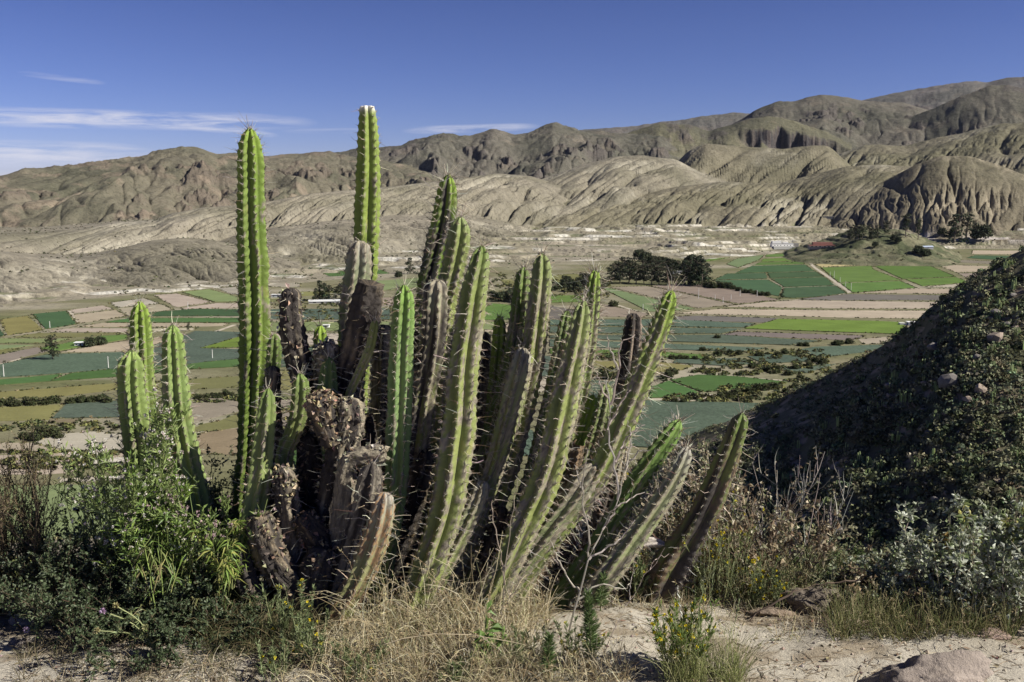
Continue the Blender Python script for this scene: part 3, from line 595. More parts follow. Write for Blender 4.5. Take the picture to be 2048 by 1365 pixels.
# ------------------------------------------------------------ the neighbouring hillside on the right
SKX = [900, 1180, 1300, 1400, 1480, 1560, 1640, 1700, 1760, 1820, 1850, 1900, 1950, 2000, 2048, 2100, 2160, 2250, 2400, 2600, 3000]
SKY_ = [1130, 990, 925, 872, 842, 806, 768, 738, 706, 672, 655, 606, 570, 540, 508, 482, 452, 410, 350, 290, 200]
SKD = [275, 262, 254, 248, 243, 238, 233, 229, 225, 221, 219, 220, 220, 221, 222, 224, 226, 228, 230, 225, 250]
def slope_uv(px, s):
    """s: 0 skyline, 1 foot of the slope near the camera, below 0 the hidden back side"""
    px = np.asarray(px, float); s = np.asarray(s, float)
    sk = np.interp(px, SKX, SKY_); D = np.interp(px, SKX, SKD)
    sp = np.clip(s, 0, None); py = sk + (1420-sk)*sp
    d = D*(1-.58*sp**.85)
    d = d*(1+.34*np.interp(px, [1150, 1300, 1500, 1760, 1870], [1, 1, .9, .45, 0])*(1-sstep(0, .13, sp))*(s >= 0) + .34*np.interp(px, [1150, 1300, 1500, 1760, 1870], [1, 1, .9, .45, 0])*(s < 0))
    x = (px-1024)/F; y = -(py-682.5)/F
    v = np.stack([x, math.cos(PITCH)+y*math.sin(PITCH), -math.sin(PITCH)+y*math.cos(PITCH)], -1)
    p = np.array([0, 0, EZ]) + v*(d/v[..., 1])[..., None]
    sn = np.clip(-s, 0, None)
    p[..., 1] += sn*260; p[..., 0] += sn*40; p[..., 2] -= sn*sn*300/(sn+.35)
    nz = 2.0*fbm(p[..., 0]/16, p[..., 1]/16, 5, 600) * np.clip(.35+sp*2, .35, 1) + 7.0*fbm(p[..., 0]/42+.3, p[..., 1]/60, 2, 640) * np.clip(sp*5, 0, 1)
    p[..., 2] += nz
    return p
def hillside():
    px = np.concatenate([np.linspace(900, 2120, 500), np.linspace(2125, 3000, 90)]); s = np.concatenate([np.linspace(-1, -.03, 24), np.linspace(0, 1, 260)])
    S, PX = np.meshgrid(s, px, indexing='ij'); p = slope_uv(PX, S)
    X, Y = p[..., 0], p[..., 1]
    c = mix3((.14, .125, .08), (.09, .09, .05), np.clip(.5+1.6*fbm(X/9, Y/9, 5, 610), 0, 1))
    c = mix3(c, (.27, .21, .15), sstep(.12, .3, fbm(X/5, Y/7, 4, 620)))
    idx = np.arange(X.size).reshape(X.shape)
    f = np.stack([idx[:-1, :-1], idx[:-1, 1:], idx[1:, 1:], idx[1:, :-1]], -1).reshape(-1, 4)[:, ::-1]
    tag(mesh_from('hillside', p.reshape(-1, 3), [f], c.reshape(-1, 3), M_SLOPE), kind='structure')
hillside()
def hillside_scrub():
    r = np.random.default_rng(21); mb = MB(); n = 11500
    px = r.uniform(1200, 2110, n); s = r.uniform(-.06, 1, n)**1.0
    k = (fbm(px/45, s*9, 3, 630) > -.28); px, s = px[k], s[k]
    p = slope_uv(px, s); n = len(p)
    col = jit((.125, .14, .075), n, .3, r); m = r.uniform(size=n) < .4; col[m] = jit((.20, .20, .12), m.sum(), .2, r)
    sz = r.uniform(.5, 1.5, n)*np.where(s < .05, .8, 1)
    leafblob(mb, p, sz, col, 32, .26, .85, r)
    tag(mb.build('hillside_scrub', M_TREE), kind='stuff', label='low grey green scrub covering the shaded hillside on the right', cat='scrub')
hillside_scrub()
def rock_mesh(name, parent=None, size=1., seed=0, flat=.7, col=(.3, .25, .2), sub=3, crack=.12, mat=None, elong=(1, 1, 1)):
    import bmesh
    bm = bmesh.new(); bmesh.ops.create_icosphere(bm, subdivisions=sub, radius=1)
    V = np.array([v.co[:] for v in bm.verts]); F_ = np.array([[v.index for v in f.verts] for f in bm.faces]); bm.free()
    r = np.random.default_rng(seed)
    d = 1 + 0*V[:, 0]
    for _ in range(9):
        n = norm(r.normal(size=3)); o = r.uniform(.55, .85); t = V@n
        d = np.where(t*d > o, o/np.maximum(t, 1e-3), d)
    d = d + crack*fbm(V[:, 0]*2+seed, V[:, 1]*2+V[:, 2]*1.7, 5, 700+seed % 20) - crack*.5*ridged(V[:, 0]*1.5+V[:, 2], V[:, 1]*3+seed, 4, 710+seed % 20)
    V = V*d[:, None]*np.array([1, 1, flat])*size*np.array(elong)
    c = np.array(col)*(1+.35*fbm(V[:, 0]/size*2, V[:, 1]/size*2+V[:, 2]/size, 4, 720+seed % 20))[:, None]
    return mesh_from(name, V, [F_], c, mat or M_ROCK, parent, smooth=sub > 3)
def zone(x, s):
    v = 'upper' if s < .22 else ('middle' if s < .5 else 'lower'); h = 'left' if x < 1620 else ('centre' if x < 1850 else 'right')
    return v + ' ' + h + ' part'
NAMED = ['pale leaning slab of rock in the middle of the shaded hillside', 'tall tan boulder with a lit face right of the leaning slab', 'long blue-grey boulder below the upper ledge of the hillside', 'x', 'round pale boulder high near the right edge of the hillside', 'x', 'wedge-shaped tan boulder against the right picture edge', 'x', 'x', 'x', 'x', 'brown boulder alone among the lit shrubs low on the hillside', 'x', 'x', 'boulder just above the leaning slab', 'lowest tan boulder of the trio around the leaning slab']
# boulders lying on it
def hill_boulders():
    r = np.random.default_rng(31)
    protos = [rock_mesh('hillside_boulder', size=1, seed=40+i, flat=.75, sub=2, col=(.27, .215, .17) if i % 2 else (.20, .18, .16)) for i in range(5)]
    spots = [(1895, 790, 2.4), (1960, 800, 1.6), (1870, 700, 1.7), (1860, 745, 1.0), (1990, 640, 1.6), (2010, 665, 1.2), (1990, 700, 2.0), (1780, 790, 1.1), (1950, 745, 1.0), (1600, 925, 1.2), (1585, 945, 1.1), (1682, 1038, 1.9), (2030, 670, 1.1), (1920, 780, 1.2), (1855, 690, 1.3), (1935, 815, 1.3)]
    sk = lambda x: np.interp(x, SKX, SKY_)
    lst = [(x, (y-sk(x))/(1420-sk(x)), z) for x, y, z in spots]
    for _ in range(150): lst.append((r.uniform(1420, 2060), r.uniform(.01, .85), r.uniform(.3, 1.0)))
    for i, (x, s, z) in enumerate(lst):
        o = protos[i] if i < 5 else protos[r.integers(5)].copy()
        if i >= 5: SC.collection.objects.link(o)
        p = slope_uv(x, s); o.location = p + np.array([0, 0, z*.25]); o.scale = (z*r.uniform(.8, 1.3), z, z*r.uniform(.7, 1.1)); o.rotation_euler = (r.uniform(-.3, .3), r.uniform(-.3, .3), r.uniform(0, 6.28))
        if z >= 1.3: tag(o, NAMED[min(i, 15)] if i < 16 else None, 'rock', 'large boulders on the hillside')
        if i >= 16 or z < 1.3: tag(o, ('small rock half hidden in scrub on the ' + zone(x, s) + ' of the shaded hillside'), 'rock', 'small rocks, ' + zone(x, s) + ' of the hillside')
hill_boulders()

def hill_cacti():
    r = np.random.default_rng(51); protos = []
    for k in range(6):
        mb = MB(); n = int(r.integers(5, 11))
        x = r.normal(0, .45, n); y = r.normal(0, .3, n); h = r.uniform(.8, 1.9, n); p = np.stack([np.c_[x, y, 0*x-.2], np.c_[x*1.05, y, h*.5], np.c_[x*1.15, y, h*.93], np.c_[x*1.16, y, h]], 1)
        tubes(mb, p, np.array([[.085, .095, .075, .01]])*r.uniform(.8, 1.2, (n, 1)), jit((.27, .33, .14), n, .15, r), 7); protos.append(mb.build('hillside_cactus', M_CACT))
    pts = [(1880, 700), (1830, 740), (1842, 748), (1860, 765), (1790, 770), (1840, 590), (1880, 600), (1700, 690), (1662, 706), (1930, 690), (1915, 640), (1895, 650), (1780, 800), (1765, 780), (1850, 780), (1870, 800), (1945, 765), (1925, 800), (1690, 845), (1650, 860), (1820, 825), (1870, 845), (1760, 835), (1990, 560), (1960, 590), (2010, 545), (1760, 930), (1790, 940), (1775, 960), (1720, 925), (1740, 1010)]
    lst = [(x, (y-np.interp(x, SKX, SKY_))/(1420-np.interp(x, SKX, SKY_))) for x, y in pts] + [(r.uniform(1440, 2060), r.uniform(.0, .75)) for _ in range(150)]
    for i, (x, s) in enumerate(lst):
        o = protos[i] if i < 6 else protos[r.integers(6)].copy()
        if i >= 6: SC.collection.objects.link(o)
        o.location = slope_uv(x, s); z = r.uniform(.6, 1.15); o.scale = (z, z, z*r.uniform(.8, 1.2)); o.rotation_euler = (0, 0, r.uniform(0, 6.28))
        tag(o, 'small clump of columnar cacti on the ' + zone(x, s) + ' of the shaded hillside', 'cactus', 'cactus clumps, ' + zone(x, s) + ' of the hillside')
hill_cacti()
# ------------------------------------------------------------ columnar cacti, traced column by column
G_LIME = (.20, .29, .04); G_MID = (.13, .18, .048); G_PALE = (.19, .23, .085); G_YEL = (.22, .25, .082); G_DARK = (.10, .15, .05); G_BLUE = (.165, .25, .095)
CORK = (.32, .295, .245); CORKD = (.13, .112, .092); CHAR = (.065, .056, .05)
def catmull(P_, n):
    P_ = np.vstack([2*P_[0]-P_[1], P_, 2*P_[-1]-P_[-2]]); m = len(P_)-3; out = []
    u = np.linspace(0, m, n); i = np.minimum(u.astype(int), m-1); t = (u-i)[:, None]
    p0, p1, p2, p3 = P_[i], P_[i+1], P_[i+2], P_[i+3]
    return .5*((2*p1)+(-p0+p2)*t+(2*p0-5*p1+4*p2-p3)*t*t+(-p0+3*p1-3*p2+p3)*t**3)
def column(pts, Y, seed=0, ribs=7, dep=.34, base=G_MID, fresh=None, cork=.15, spines=1., tip='dome', phase=None, lean_y=0., spl=1., corkcol=CORK, tubes_cork=1., char=0., knob=1., flakes=0):
    """pts: (px, py, width_px) from tip to foot; returns dict with skin mesh data and spine data"""
    r = np.random.default_rng(1000+seed); fresh = fresh if fresh is not None else base
    Yt, Yb = (Y, Y) if np.isscalar(Y) else Y
    corkcol = np.array(corkcol)*np.array((1.05, 1., .84))
    n = len(pts); ys = np.linspace(Yt, Yb, n)
    W = np.array([P(px, py, y) for (px, py, _), y in zip(pts, ys)])
    rad = np.array([w_/2*y/F*1.04 for (_, _, w_), y in zip(pts, ys)])
    C = np.c_[W, rad][::-1]
    L = np.sum(np.linalg.norm(np.diff(W, axis=0), axis=1)); m = max(24, int(L/.0085)); C = catmull(C, m)
    cen, rad = C[:, :3], np.maximum(C[:, 3], .006)
    cen = cen.copy(); s_ = np.r_[0, np.cumsum(np.linalg.norm(np.diff(cen, axis=0), axis=1))]; L = s_[-1]
    cen[:, 0] += .006*perlin(s_*3, s_*0+seed, 800); cen[:, 1] += .01*perlin(s_*3, s_*0+seed+9, 801)
    R0 = rad[-1]; Rt = rad[int(m*.9)]
    fromtip = L - s_; capL = 1.5*max(Rt, R0)
    rad = rad*(1+.065*perlin(s_*9, s_*0+seed, 802) + .03*perlin(s_*2.5, s_*0+seed, 803))
    if tip == 'dome': rad = rad*np.clip(1-(1-np.clip(fromtip/capL, 0, 1))**2.2, .06, 1)**.55
    elif tip == 'stub': rad = rad*np.clip(1-(1-np.clip(fromtip/(capL*.5), 0, 1))**3, .25, 1)**.5
    T = norm(np.gradient(cen, axis=0)); view = norm(np.array([0, -1, .12]))
    A_ = norm(np.cross(T, np.cross(view, T))); B_ = np.cross(T, A_)
    ns = ribs*10; th = np.arange(ns)*2*np.pi/ns; ph = r.uniform(0, 2*np.pi/ribs) if phase is None else phase
    TH, S = np.meshgrid(th, s_, indexing='xy'); rr = rad[:, None]
    twist = .12*perlin(S*1.2, S*0+seed, 804); ang = TH + ph + twist
    cw = np.abs(np.cos(ribs*ang/2)); tri = np.arccos(np.clip(cw, 0, 1))/(np.pi/2); prof = 1-dep*1.15*np.clip(tri, 0, 1)**1.25
    ribid = np.floor(ribs*(ang+np.pi/ribs)/(2*np.pi)).astype(int) % ribs
    sp = .030 + .16*R0; offs = r.uniform(0, 1, ribs)
    spt = sp*np.clip(.45+fromtip/.5, .45, 1)[:, None]
    fr = (S/sp + offs[ribid]) % 1
    near = np.minimum(fr, 1-fr)
    tub = np.exp(-(near/.22)**2)*cw**5
    rr2 = rr*(prof + .075*knob*tub - .03*np.exp(-((fr-.5)/.16)**2)*cw**5)
    X_ = TH*R0*1.0
    nz = fbm(TH*2.2+seed, S*7, 4, 805); nz2 = fbm(TH*7+seed, S*30, 3, 806)
    ck = sstep(.16, .0, nz + .40 + (.14*(1-cw**3) - .06 if cork < .8 else 0) - cork*1.0 - .10*tub*(cork > .05) - .16*cork*np.clip(1-S/(L*.45), 0, 1)) if cork > 0 else 0*nz
    ck = np.clip(ck*1., 0, 1)*(sstep(0, .06, nz2+.12+cork*.35) if cork < .8 else 1)
    if tip == 'dome' and cork < .7: ck = ck*sstep(.02, .25, fromtip)[:, None]
    rr2 = rr2*(1+.045*perlin(S*7, ribid*3.7+seed, 811)*cw + .02*perlin(S*22, TH*3+seed, 812))
    rr2 = rr2*(1 + ck*(.03+.09*nz2)*tubes_cork + .012*nz2)
    if tip in ('cut', 'stub'): rr2 = rr2*(1+.10*nz2*np.exp(-fromtip/.03)[:, None])
    V = cen[:, None] + rr2[..., None]*(A_[:, None]*np.cos(TH)[..., None] + B_[:, None]*np.sin(TH)[..., None])
    Nrm = A_[:, None]*np.cos(TH)[..., None] + B_[:, None]*np.sin(TH)[..., None]
    ft = np.exp(-fromtip/.16)[:, None]*np.ones_like(TH)
    col = mix3(base, fresh, np.clip(ft*1.1, 0, 1)); yel = np.clip(.35+1.1*fbm(TH*1.3, S*2.2+seed, 3, 807), 0, 1)*.35*(1-ft)
    col = mix3(col, G_YEL, yel)
    col = mix3(col, (.33, .27, .10), .35*sstep(.25, .5, fbm(TH*3+seed, S*11, 3, 809))*(1-ft))
    col = mix3(col, CORK, .55*np.exp(-(near/.09)**2)*cw**30)
    cc = mix3(corkcol, CORKD, np.clip(.3+1.6*nz2, 0, 1)); col = mix3(col, cc, ck)
    if char > 0: col = mix3(col, CHAR, np.clip(sstep(.25, -.15, fbm(TH*1.2+seed*3, S*3, 3, 808)+.2-char*.6), 0, 1))
    if tip == 'whitecap': col = mix3(col, (.72, .68, .60), np.exp(-(fromtip/.022)**2)[:, None]*np.ones_like(TH)); 
    col = col*(1+.06*nz)[..., None]
    idx = np.arange(m*ns).reshape(m, ns); nx = np.roll(idx, -1, 1)
    f = np.stack([idx[:-1], nx[:-1], nx[1:], idx[1:]], -1).reshape(-1, 4)
    capc = cen[-1] + T[-1]*(R0*.02 if tip == 'dome' else -R0*.35)
    ccol = (.10, .075, .055) if tip in ('cut',) else col[-1].mean(0)
    V = V.reshape(-1, 3); col = col.reshape(-1, 3)
    ci = len(V); V = np.vstack([V, capc]); col = np.vstack([col, ccol]); tri = np.stack([idx[-1], nx[-1], np.full(ns, ci)], -1)
    FL = MB()
    if flakes:
        q = r.integers(0, len(V)-1, flakes//2); wq = r.uniform(size=len(q)) < np.clip((q//ns)/m*1.6, .2, 1); q = q[wq]; nn = norm(V[q]-cen[np.minimum(q//ns, m-1)])
        leaves(FL, V[q], nn*.12+r.normal(0, .6, (len(q), 3)), r.uniform(.010, .030, len(q)), r.uniform(.010, .022, len(q)), jit(corkcol, len(q), .3, r), .35, r)
    # spines
    SP = MB()
    if spines > 0:
        P0, D0, Ln, Up = [], [], [], []
        for k in range(ribs):
            jt = (2*np.pi*k/ribs - ph) % (2*np.pi)
            q = np.arange(-1, int(L/sp)+2) - offs[k] if False else (np.arange(0, int(L/sp)+2)-offs[k])
            sv = q*sp; sv = sv[(sv > .02) & (sv < L-.004)]
            # actual rib crest column at each height
            ii = np.clip(np.searchsorted(s_, sv), 0, m-1)
            aa = (2*np.pi*k/ribs - ph - twist[ii, 0]); 
            nr = A_[ii]*np.cos(aa)[:, None] + B_[ii]*np.sin(aa)[:, None]
            pp = cen[ii] + nr*(rad[ii]*1.03)[:, None]
            for a in range(len(ii)):
                nsp = r.poisson(6.3*spines)
                if nsp == 0: continue
                d = nr[a] + r.normal(0, .55, (nsp, 3)) + T[ii[a]]*(.1 + 1.1*np.exp(-fromtip[ii[a]]/.12)) ; d[0] = nr[a] + r.normal(0, .3, 3)
                ln = r.uniform(.008, .027, nsp)*spl; 
                if r.uniform() < .75: ln[0] = r.uniform(.028, .066)*spl
                P0.append(np.repeat(pp[a][None], nsp, 0)); D0.append(norm(d)); Ln.append(ln); Up.append(np.full(nsp, fromtip[ii[a]]))
        # long bristles crowning the tip
        if tip == 'dome':
            nb = int(16*spines); d = norm(T[-1] + r.normal(0, .6, (nb, 3))); P0.append(cen[-1]-T[-1]*r.uniform(.0, .05, (nb, 1)) + d*R0*.3); D0.append(d); Ln.append(r.uniform(.03, .075, nb)*spl); Up.append(np.zeros(nb))
        if P0:
            P0 = np.concatenate(P0); D0 = np.concatenate(D0); Ln = np.concatenate(Ln); q = len(P0)
            bend = r.normal(0, .12, (q, 3)); pts3 = np.stack([P0, P0+D0*Ln[:, None]*.5, P0+(D0+bend)*Ln[:, None]], 1)
            rd = np.stack([np.full(q, .00075), np.full(q, .00055), np.full(q, .0003)], 1)*np.clip(Ln/.03, .7, 1.3)[:, None]
            c1 = jit((.56, .50, .38), q, .25, r); dk = r.uniform(size=q) < .45; c1[dk] = jit((.16, .11, .07), dk.sum(), .3, r); gr = r.uniform(size=q) < .2; c1[gr] = jit((.42, .39, .34), gr.sum(), .15, r)
            tubes(SP, pts3, rd, c1, 3)
            # felted areoles
            ua, ix = np.unique(np.round(P0, 5), axis=0, return_index=True); p = P0[ix]; nrm = D0[ix]; ka = len(p)
            leafd = norm(r.normal(size=(ka, 6, 3))); pa = (p[:, None]+leafd*.0028).reshape(-1, 3)
            leaves(SP, pa, r.normal(size=(ka*6, 3)), .006, .005, jit((.36, .31, .24), ka*6, .25, r), .2, r)
    return dict(FL=FL, V=V, F=[f, tri], C=col, S=SP, foot=cen[0], cen=cen, rad=rad, T=T)
CGROUP = 'spiny columnar cacti rising from the mound'
def cactus(label, cols, mat=None, cat='cactus', group=CGROUP, names=None):
    """cols: list of column() dicts; the first is the stem, others are branches growing from it"""
    foot = cols[0]['foot']; root = empty('columnar_cactus', foot, label, cat, group)
    stem = None
    for i, c in enumerate(cols):
        nm = 'stem' if i == 0 else (names[i-1] if names else 'branch')
        mt = c.get('mat') or mat or M_CACT
        o = mesh_from(nm, c['V'] - foot, c['F'], c['C'], mt, root, True)
        if c.get('label'): o['label'] = c['label']
        if c['S'].n: c['S'].build('spines', M_SPINE, o, smooth=False, rel=foot)
        if c['FL'].n: c['FL'].build('bark_flakes', M_CORK, o, smooth=False, rel=foot)
        if i == 0: stem = o
    return root
K = column
def lab(d, **k): d.update(k); return d
cactus('tallest cactus column on the left, clean bright green with a lime tip', [K([(500, 257, 38), (501, 330, 50), (503, 410, 54), (506, 500, 58), (509, 600, 60), (510, 700, 60), (506, 800, 54), (499, 900, 50), (492, 1000, 50), (490, 1120, 52), (495, 1250, 54)], 4.5, 1, 7, .36, (.145, .21, .042), G_LIME, .07, 1., phase=.35)])
cactus('tall slim cactus column with a white scarred top, standing highest in the clump', [K([(735, 213, 27), (737, 250, 36), (737, 320, 44), (736, 400, 48), (732, 500, 48), (725, 600, 46), (716, 720, 44), (712, 850, 44), (716, 1000, 44), (724, 1180, 46)], 4.62, 2, 6, .38, (.205, .27, .055), (.20, .26, .06), .05, .8, tip='whitecap', phase=.25, spl=.7)])
cactus('short ribbed column with a worn grey top in front of the white-topped column', [K([(718, 482, 40), (716, 540, 50), (708, 610, 52), (702, 690, 50), (704, 800, 48), (714, 950, 48), (722, 1150, 50)], 4.25, 3, 7, .3, G_MID, CORK, .42, .8, tip='stub')])
cactus('thick grey-brown dead column with a slanted dark broken top', [lab(K([(742, 566, 52), (731, 620, 62), (716, 690, 62), (700, 750, 58), (690, 820, 54), (700, 900, 52), (712, 1040, 50), (715, 1190, 52)], (4.0, 4.1), 4, 6, .16, CORKD, CORKD, 1., .25, tip='cut', char=.45, corkcol=(.26, .215, .175)), mat=M_CORK),
    K([(752, 640, 16), (742, 690, 20), (722, 740, 20), (700, 790, 18), (692, 830, 14)], 3.93, 5, 5, .3, G_YEL, G_YEL, .3, .8)])
cactus('dead blackened column with peeling pale bark beside the tallest column', [lab(K([(583, 577, 32), (583, 620, 40), (590, 680, 46), (602, 740, 44), (611, 800, 42), (618, 900, 44), (610, 1040, 48), (600, 1200, 52)], 4.05, 6, 6, .2, CORK, CORK, 1., .3, tip='stub', char=.75, corkcol=(.46, .40, .33), tubes_cork=2., flakes=700), mat=M_CORK)])
cactus('small bright green tip peeping over the crumbling corky head', [K([(640, 652, 22), (639, 680, 28), (641, 730, 28), (646, 830, 30), (655, 1000, 32), (658, 1190, 34)], 4.2, 7, 6, .33, G_MID, G_LIME, .05, .8)])
cactus('crumbling grey corky head on a dead stem below the small green tip', [lab(K([(656, 684, 30), (655, 705, 46), (648, 740, 38), (650, 790, 34), (656, 900, 40), (650, 1050, 46), (640, 1200, 48)], 4.02, 8, 6, .1, CORK, CORK, 1., .2, tip='stub', char=.2, corkcol=(.40, .365, .31), tubes_cork=3.2, flakes=900), mat=M_CORK)])
cactus('stout dead stem with two crusty knobbly heads in the middle of the clump', [lab(K([(692, 795, 46), (694, 830, 60), (690, 870, 58), (676, 930, 52), (664, 1000, 50), (655, 1100, 54), (650, 1210, 56)], 3.82, 9, 7, .12, CORK, CORK, 1., .25, tip='stub', char=.4, corkcol=(.38, .345, .29), tubes_cork=3.6, flakes=900), mat=M_CORK),
    lab(K([(640, 785, 40), (642, 812, 56), (652, 850, 46), (668, 890, 36)], 3.78, 10, 6, .1, CORK, CORK, 1., .1, tip='stub', char=.35, corkcol=(.36, .29, .22), tubes_cork=3.4, flakes=900), mat=M_CORK, label='broken side head with orange-brown rotten flesh')])
cactus('hooked dead arm with a hollow rim, level with the crusty knobbly heads', [lab(K([(770, 905, 30), (745, 912, 40), (715, 915, 36), (695, 930, 34), (690, 980, 40), (684, 1070, 46), (672, 1200, 50)], 3.7, 11, 6, .2, CORK, CORK, 1., .15, tip='cut', corkcol=(.33, .30, .26), tubes_cork=2.4, flakes=500), mat=M_CORK)])
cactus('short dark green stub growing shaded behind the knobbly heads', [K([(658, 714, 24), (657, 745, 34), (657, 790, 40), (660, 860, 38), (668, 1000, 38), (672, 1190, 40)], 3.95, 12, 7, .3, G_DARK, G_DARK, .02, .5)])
cactus('smooth medium column at the left front, pale green top half and shaded trunk', [K([(536, 776, 22), (534, 810, 36), (530, 860, 44), (523, 930, 50), (512, 1010, 54), (500, 1090, 58), (486, 1170, 60), (470, 1250, 62)], (3.85, 3.75), 13, 6, .3, G_PALE, G_MID, .14, .7)])
cactus('short pale two-ribbed branch tip hanging between the blackened column and the knobbly heads', [K([(598, 747, 24), (600, 780, 34), (596, 830, 36), (584, 872, 32), (570, 910, 34), (565, 1000, 36), (575, 1180, 40)], 3.92, 14, 6, .34, G_PALE, G_MID, .2, .9)])
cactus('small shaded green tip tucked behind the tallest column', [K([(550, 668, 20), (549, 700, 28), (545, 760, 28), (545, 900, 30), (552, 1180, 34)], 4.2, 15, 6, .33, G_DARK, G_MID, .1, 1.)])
cactus('grey withered stub with a small white tuft left of the pale two-ribbed tip', [lab(K([(545, 733, 26), (546, 765, 30), (548, 820, 30), (552, 900, 34), (560, 1050, 38), (566, 1200, 40)], 4.1, 16, 6, .2, CORK, CORK, .8, 1.1, tip='stub', char=.3), mat=M_CORK)])
cactus('smooth bright green column with clean ribs just right of the dead broken column', [K([(808, 570, 26), (807, 610, 42), (804, 680, 48), (800, 760, 50), (797, 850, 50), (794, 930, 48), (788, 1000, 44), (778, 1080, 42), (764, 1160, 42), (752, 1220, 42)], (3.9, 3.8), 17, 7, .36, G_BLUE, (.17, .28, .05), .03, 1.1, phase=.3)])
cactus('tall back column with vivid green top above a black shaggy trunk', [K([(897, 350, 26), (893, 400, 42), (884, 460, 48), (873, 520, 50), (862, 580, 52), (855, 640, 52), (848, 740, 50), (838, 880, 48), (830, 1020, 48), (820, 1200, 50)], 4.45, 18, 7, .36, (.13, .20, .04), G_LIME, .25, 1.4, spl=1.35, char=.15)])
cactus('yellow-green column with a blunt worn top leaning against the vivid green one', [K([(920, 434, 34), (917, 480, 46), (908, 530, 46), (893, 590, 44), (884, 660, 44), (872, 780, 44), (860, 920, 44), (850, 1060, 46), (835, 1210, 48)], 4.3, 19, 7, .32, (.25, .29, .09), G_PALE, .25, 1.2)])
cactus('grey corky column with yellow-green lower ribs below the blunt worn top', [K([(874, 560, 40), (870, 620, 50), (862, 700, 52), (850, 780, 52), (836, 860, 50), (826, 940, 46), (816, 1050, 46), (800, 1220, 50)], 4.12, 20, 7, .3, G_YEL, CORK, .5, 1.1, tip='stub', char=.1)])
cactus('longest front column, sweeping down from the centre top to the dry grass', [K([(964, 492, 26), (958, 530, 40), (945, 600, 54), (933, 680, 58), (924, 760, 62), (918, 840, 66), (908, 920, 70), (894, 1000, 70), (872, 1080, 68), (846, 1160, 66), (818, 1240, 62), (800, 1290, 60)], (3.95, 3.6), 21, 7, .36, G_YEL, G_MID, .26, 1.1, phase=.1)])
cactus('withered grey stub in the dark gap right of the longest front column', [lab(K([(966, 664, 24), (966, 700, 34), (962, 760, 34), (958, 860, 34), (950, 1000, 36), (930, 1200, 38)], 4.35, 22, 7, .25, CORK, CORK, .95, .8, tip='stub', char=.25), mat=M_CORK)])
cactus('thin young green column peeping from behind the paired leaning columns', [K([(998, 632, 18), (998, 660, 25), (994, 720, 27), (986, 820, 28), (972, 960, 30), (950, 1180, 34)], 4.3, 23, 6, .34, G_MID, G_LIME, .08, 1.)])
cactus('slim dark column, left one of the leaning pair right of centre', [K([(1048, 535, 24), (1043, 590, 34), (1034, 660, 38), (1020, 740, 40), (1000, 820, 42), (978, 900, 42), (955, 990, 42), (925, 1090, 44), (890, 1210, 46)], (4.35, 4.05), 24, 7, .34, G_MID, G_MID, .25, 1.)])
cactus('sunlit corky column, right one of the leaning pair right of centre', [K([(1083, 507, 30), (1081, 560, 42), (1074, 640, 46), (1064, 720, 48), (1048, 800, 48), (1030, 880, 48), (1006, 960, 46), (975, 1050, 46), (940, 1140, 46), (910, 1220, 48)], (4.25, 3.95), 25, 7, .34, G_YEL, G_PALE, .42, 1.2, phase=.2)])
cactus('leaning column with a grey corky worn head in front of the paired columns', [K([(1047, 697, 30), (1038, 740, 44), (1024, 800, 46), (1008, 860, 44), (990, 930, 42), (968, 1000, 40), (940, 1070, 40), (905, 1140, 42), (868, 1220, 44)], (4.05, 3.8), 26, 7, .32, G_YEL, CORK, .4, 1.3, tip='stub')])
cactus('slim column with long bristles at its lime tip, reaching highest on the right side', [K([(1191, 541, 18), (1188, 570, 26), (1182, 640, 30), (1172, 720, 32), (1158, 800, 34), (1140, 880, 36), (1110, 970, 36), (1070, 1070, 38), (1020, 1190, 40)], (4.25, 4.0), 27, 7, .33, G_PALE, G_LIME, .3, 1.5, spl=1.5)])
cactus('thick sunlit column leaning right from the grass, second longest in front', [K([(1168, 601, 26), (1160, 645, 40), (1146, 710, 50), (1132, 780, 56), (1117, 850, 60), (1098, 930, 62), (1074, 1000, 62), (1042, 1070, 60), (1004, 1150, 58), (962, 1230, 56), (940, 1280, 56)], (3.95, 3.6), 28, 7, .36, G_YEL, G_PALE, .3, 1.1, phase=.15)])
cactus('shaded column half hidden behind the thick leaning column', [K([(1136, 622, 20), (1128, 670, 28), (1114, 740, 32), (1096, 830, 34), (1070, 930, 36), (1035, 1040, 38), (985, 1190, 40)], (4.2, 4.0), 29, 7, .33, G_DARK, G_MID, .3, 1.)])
cactus('dead dark purple-grey column standing upright behind the bristly leaning one', [lab(K([(1268, 628, 28), (1264, 670, 36), (1256, 740, 38), (1247, 820, 38), (1235, 900, 38), (1215, 990, 38), (1180, 1090, 40), (1130, 1190, 42)], (4.3, 4.1), 30, 7, .34, CORKD, CORKD, 1., .7, tip='stub', char=.5, corkcol=(.33, .27, .24)), mat=M_CORK)])
cactus('long column leaning far right with a crown of long bristles at its tip', [K([(1344, 581, 24), (1334, 615, 36), (1315, 670, 42), (1292, 730, 48), (1268, 790, 52), (1242, 850, 56), (1212, 920, 56), (1176, 980, 52), (1130, 1040, 50), (1075, 1110, 50), (1020, 1190, 50), (985, 1240, 50)], (4.0, 3.75), 31, 7, .34, (.225, .27, .085), G_LIME, .3, 1.3, spl=1.45, phase=.1)])
cactus('low leaning column with a ragged brown joint below the long bristly one', [K([(1190, 930, 40), (1168, 965, 52), (1138, 1010, 50), (1100, 1060, 48), (1058, 1115, 48), (1010, 1175, 48), (975, 1230, 48)], (3.85, 3.7), 32, 7, .32, G_PALE, CORK, .45, 1.3, tip='stub')])
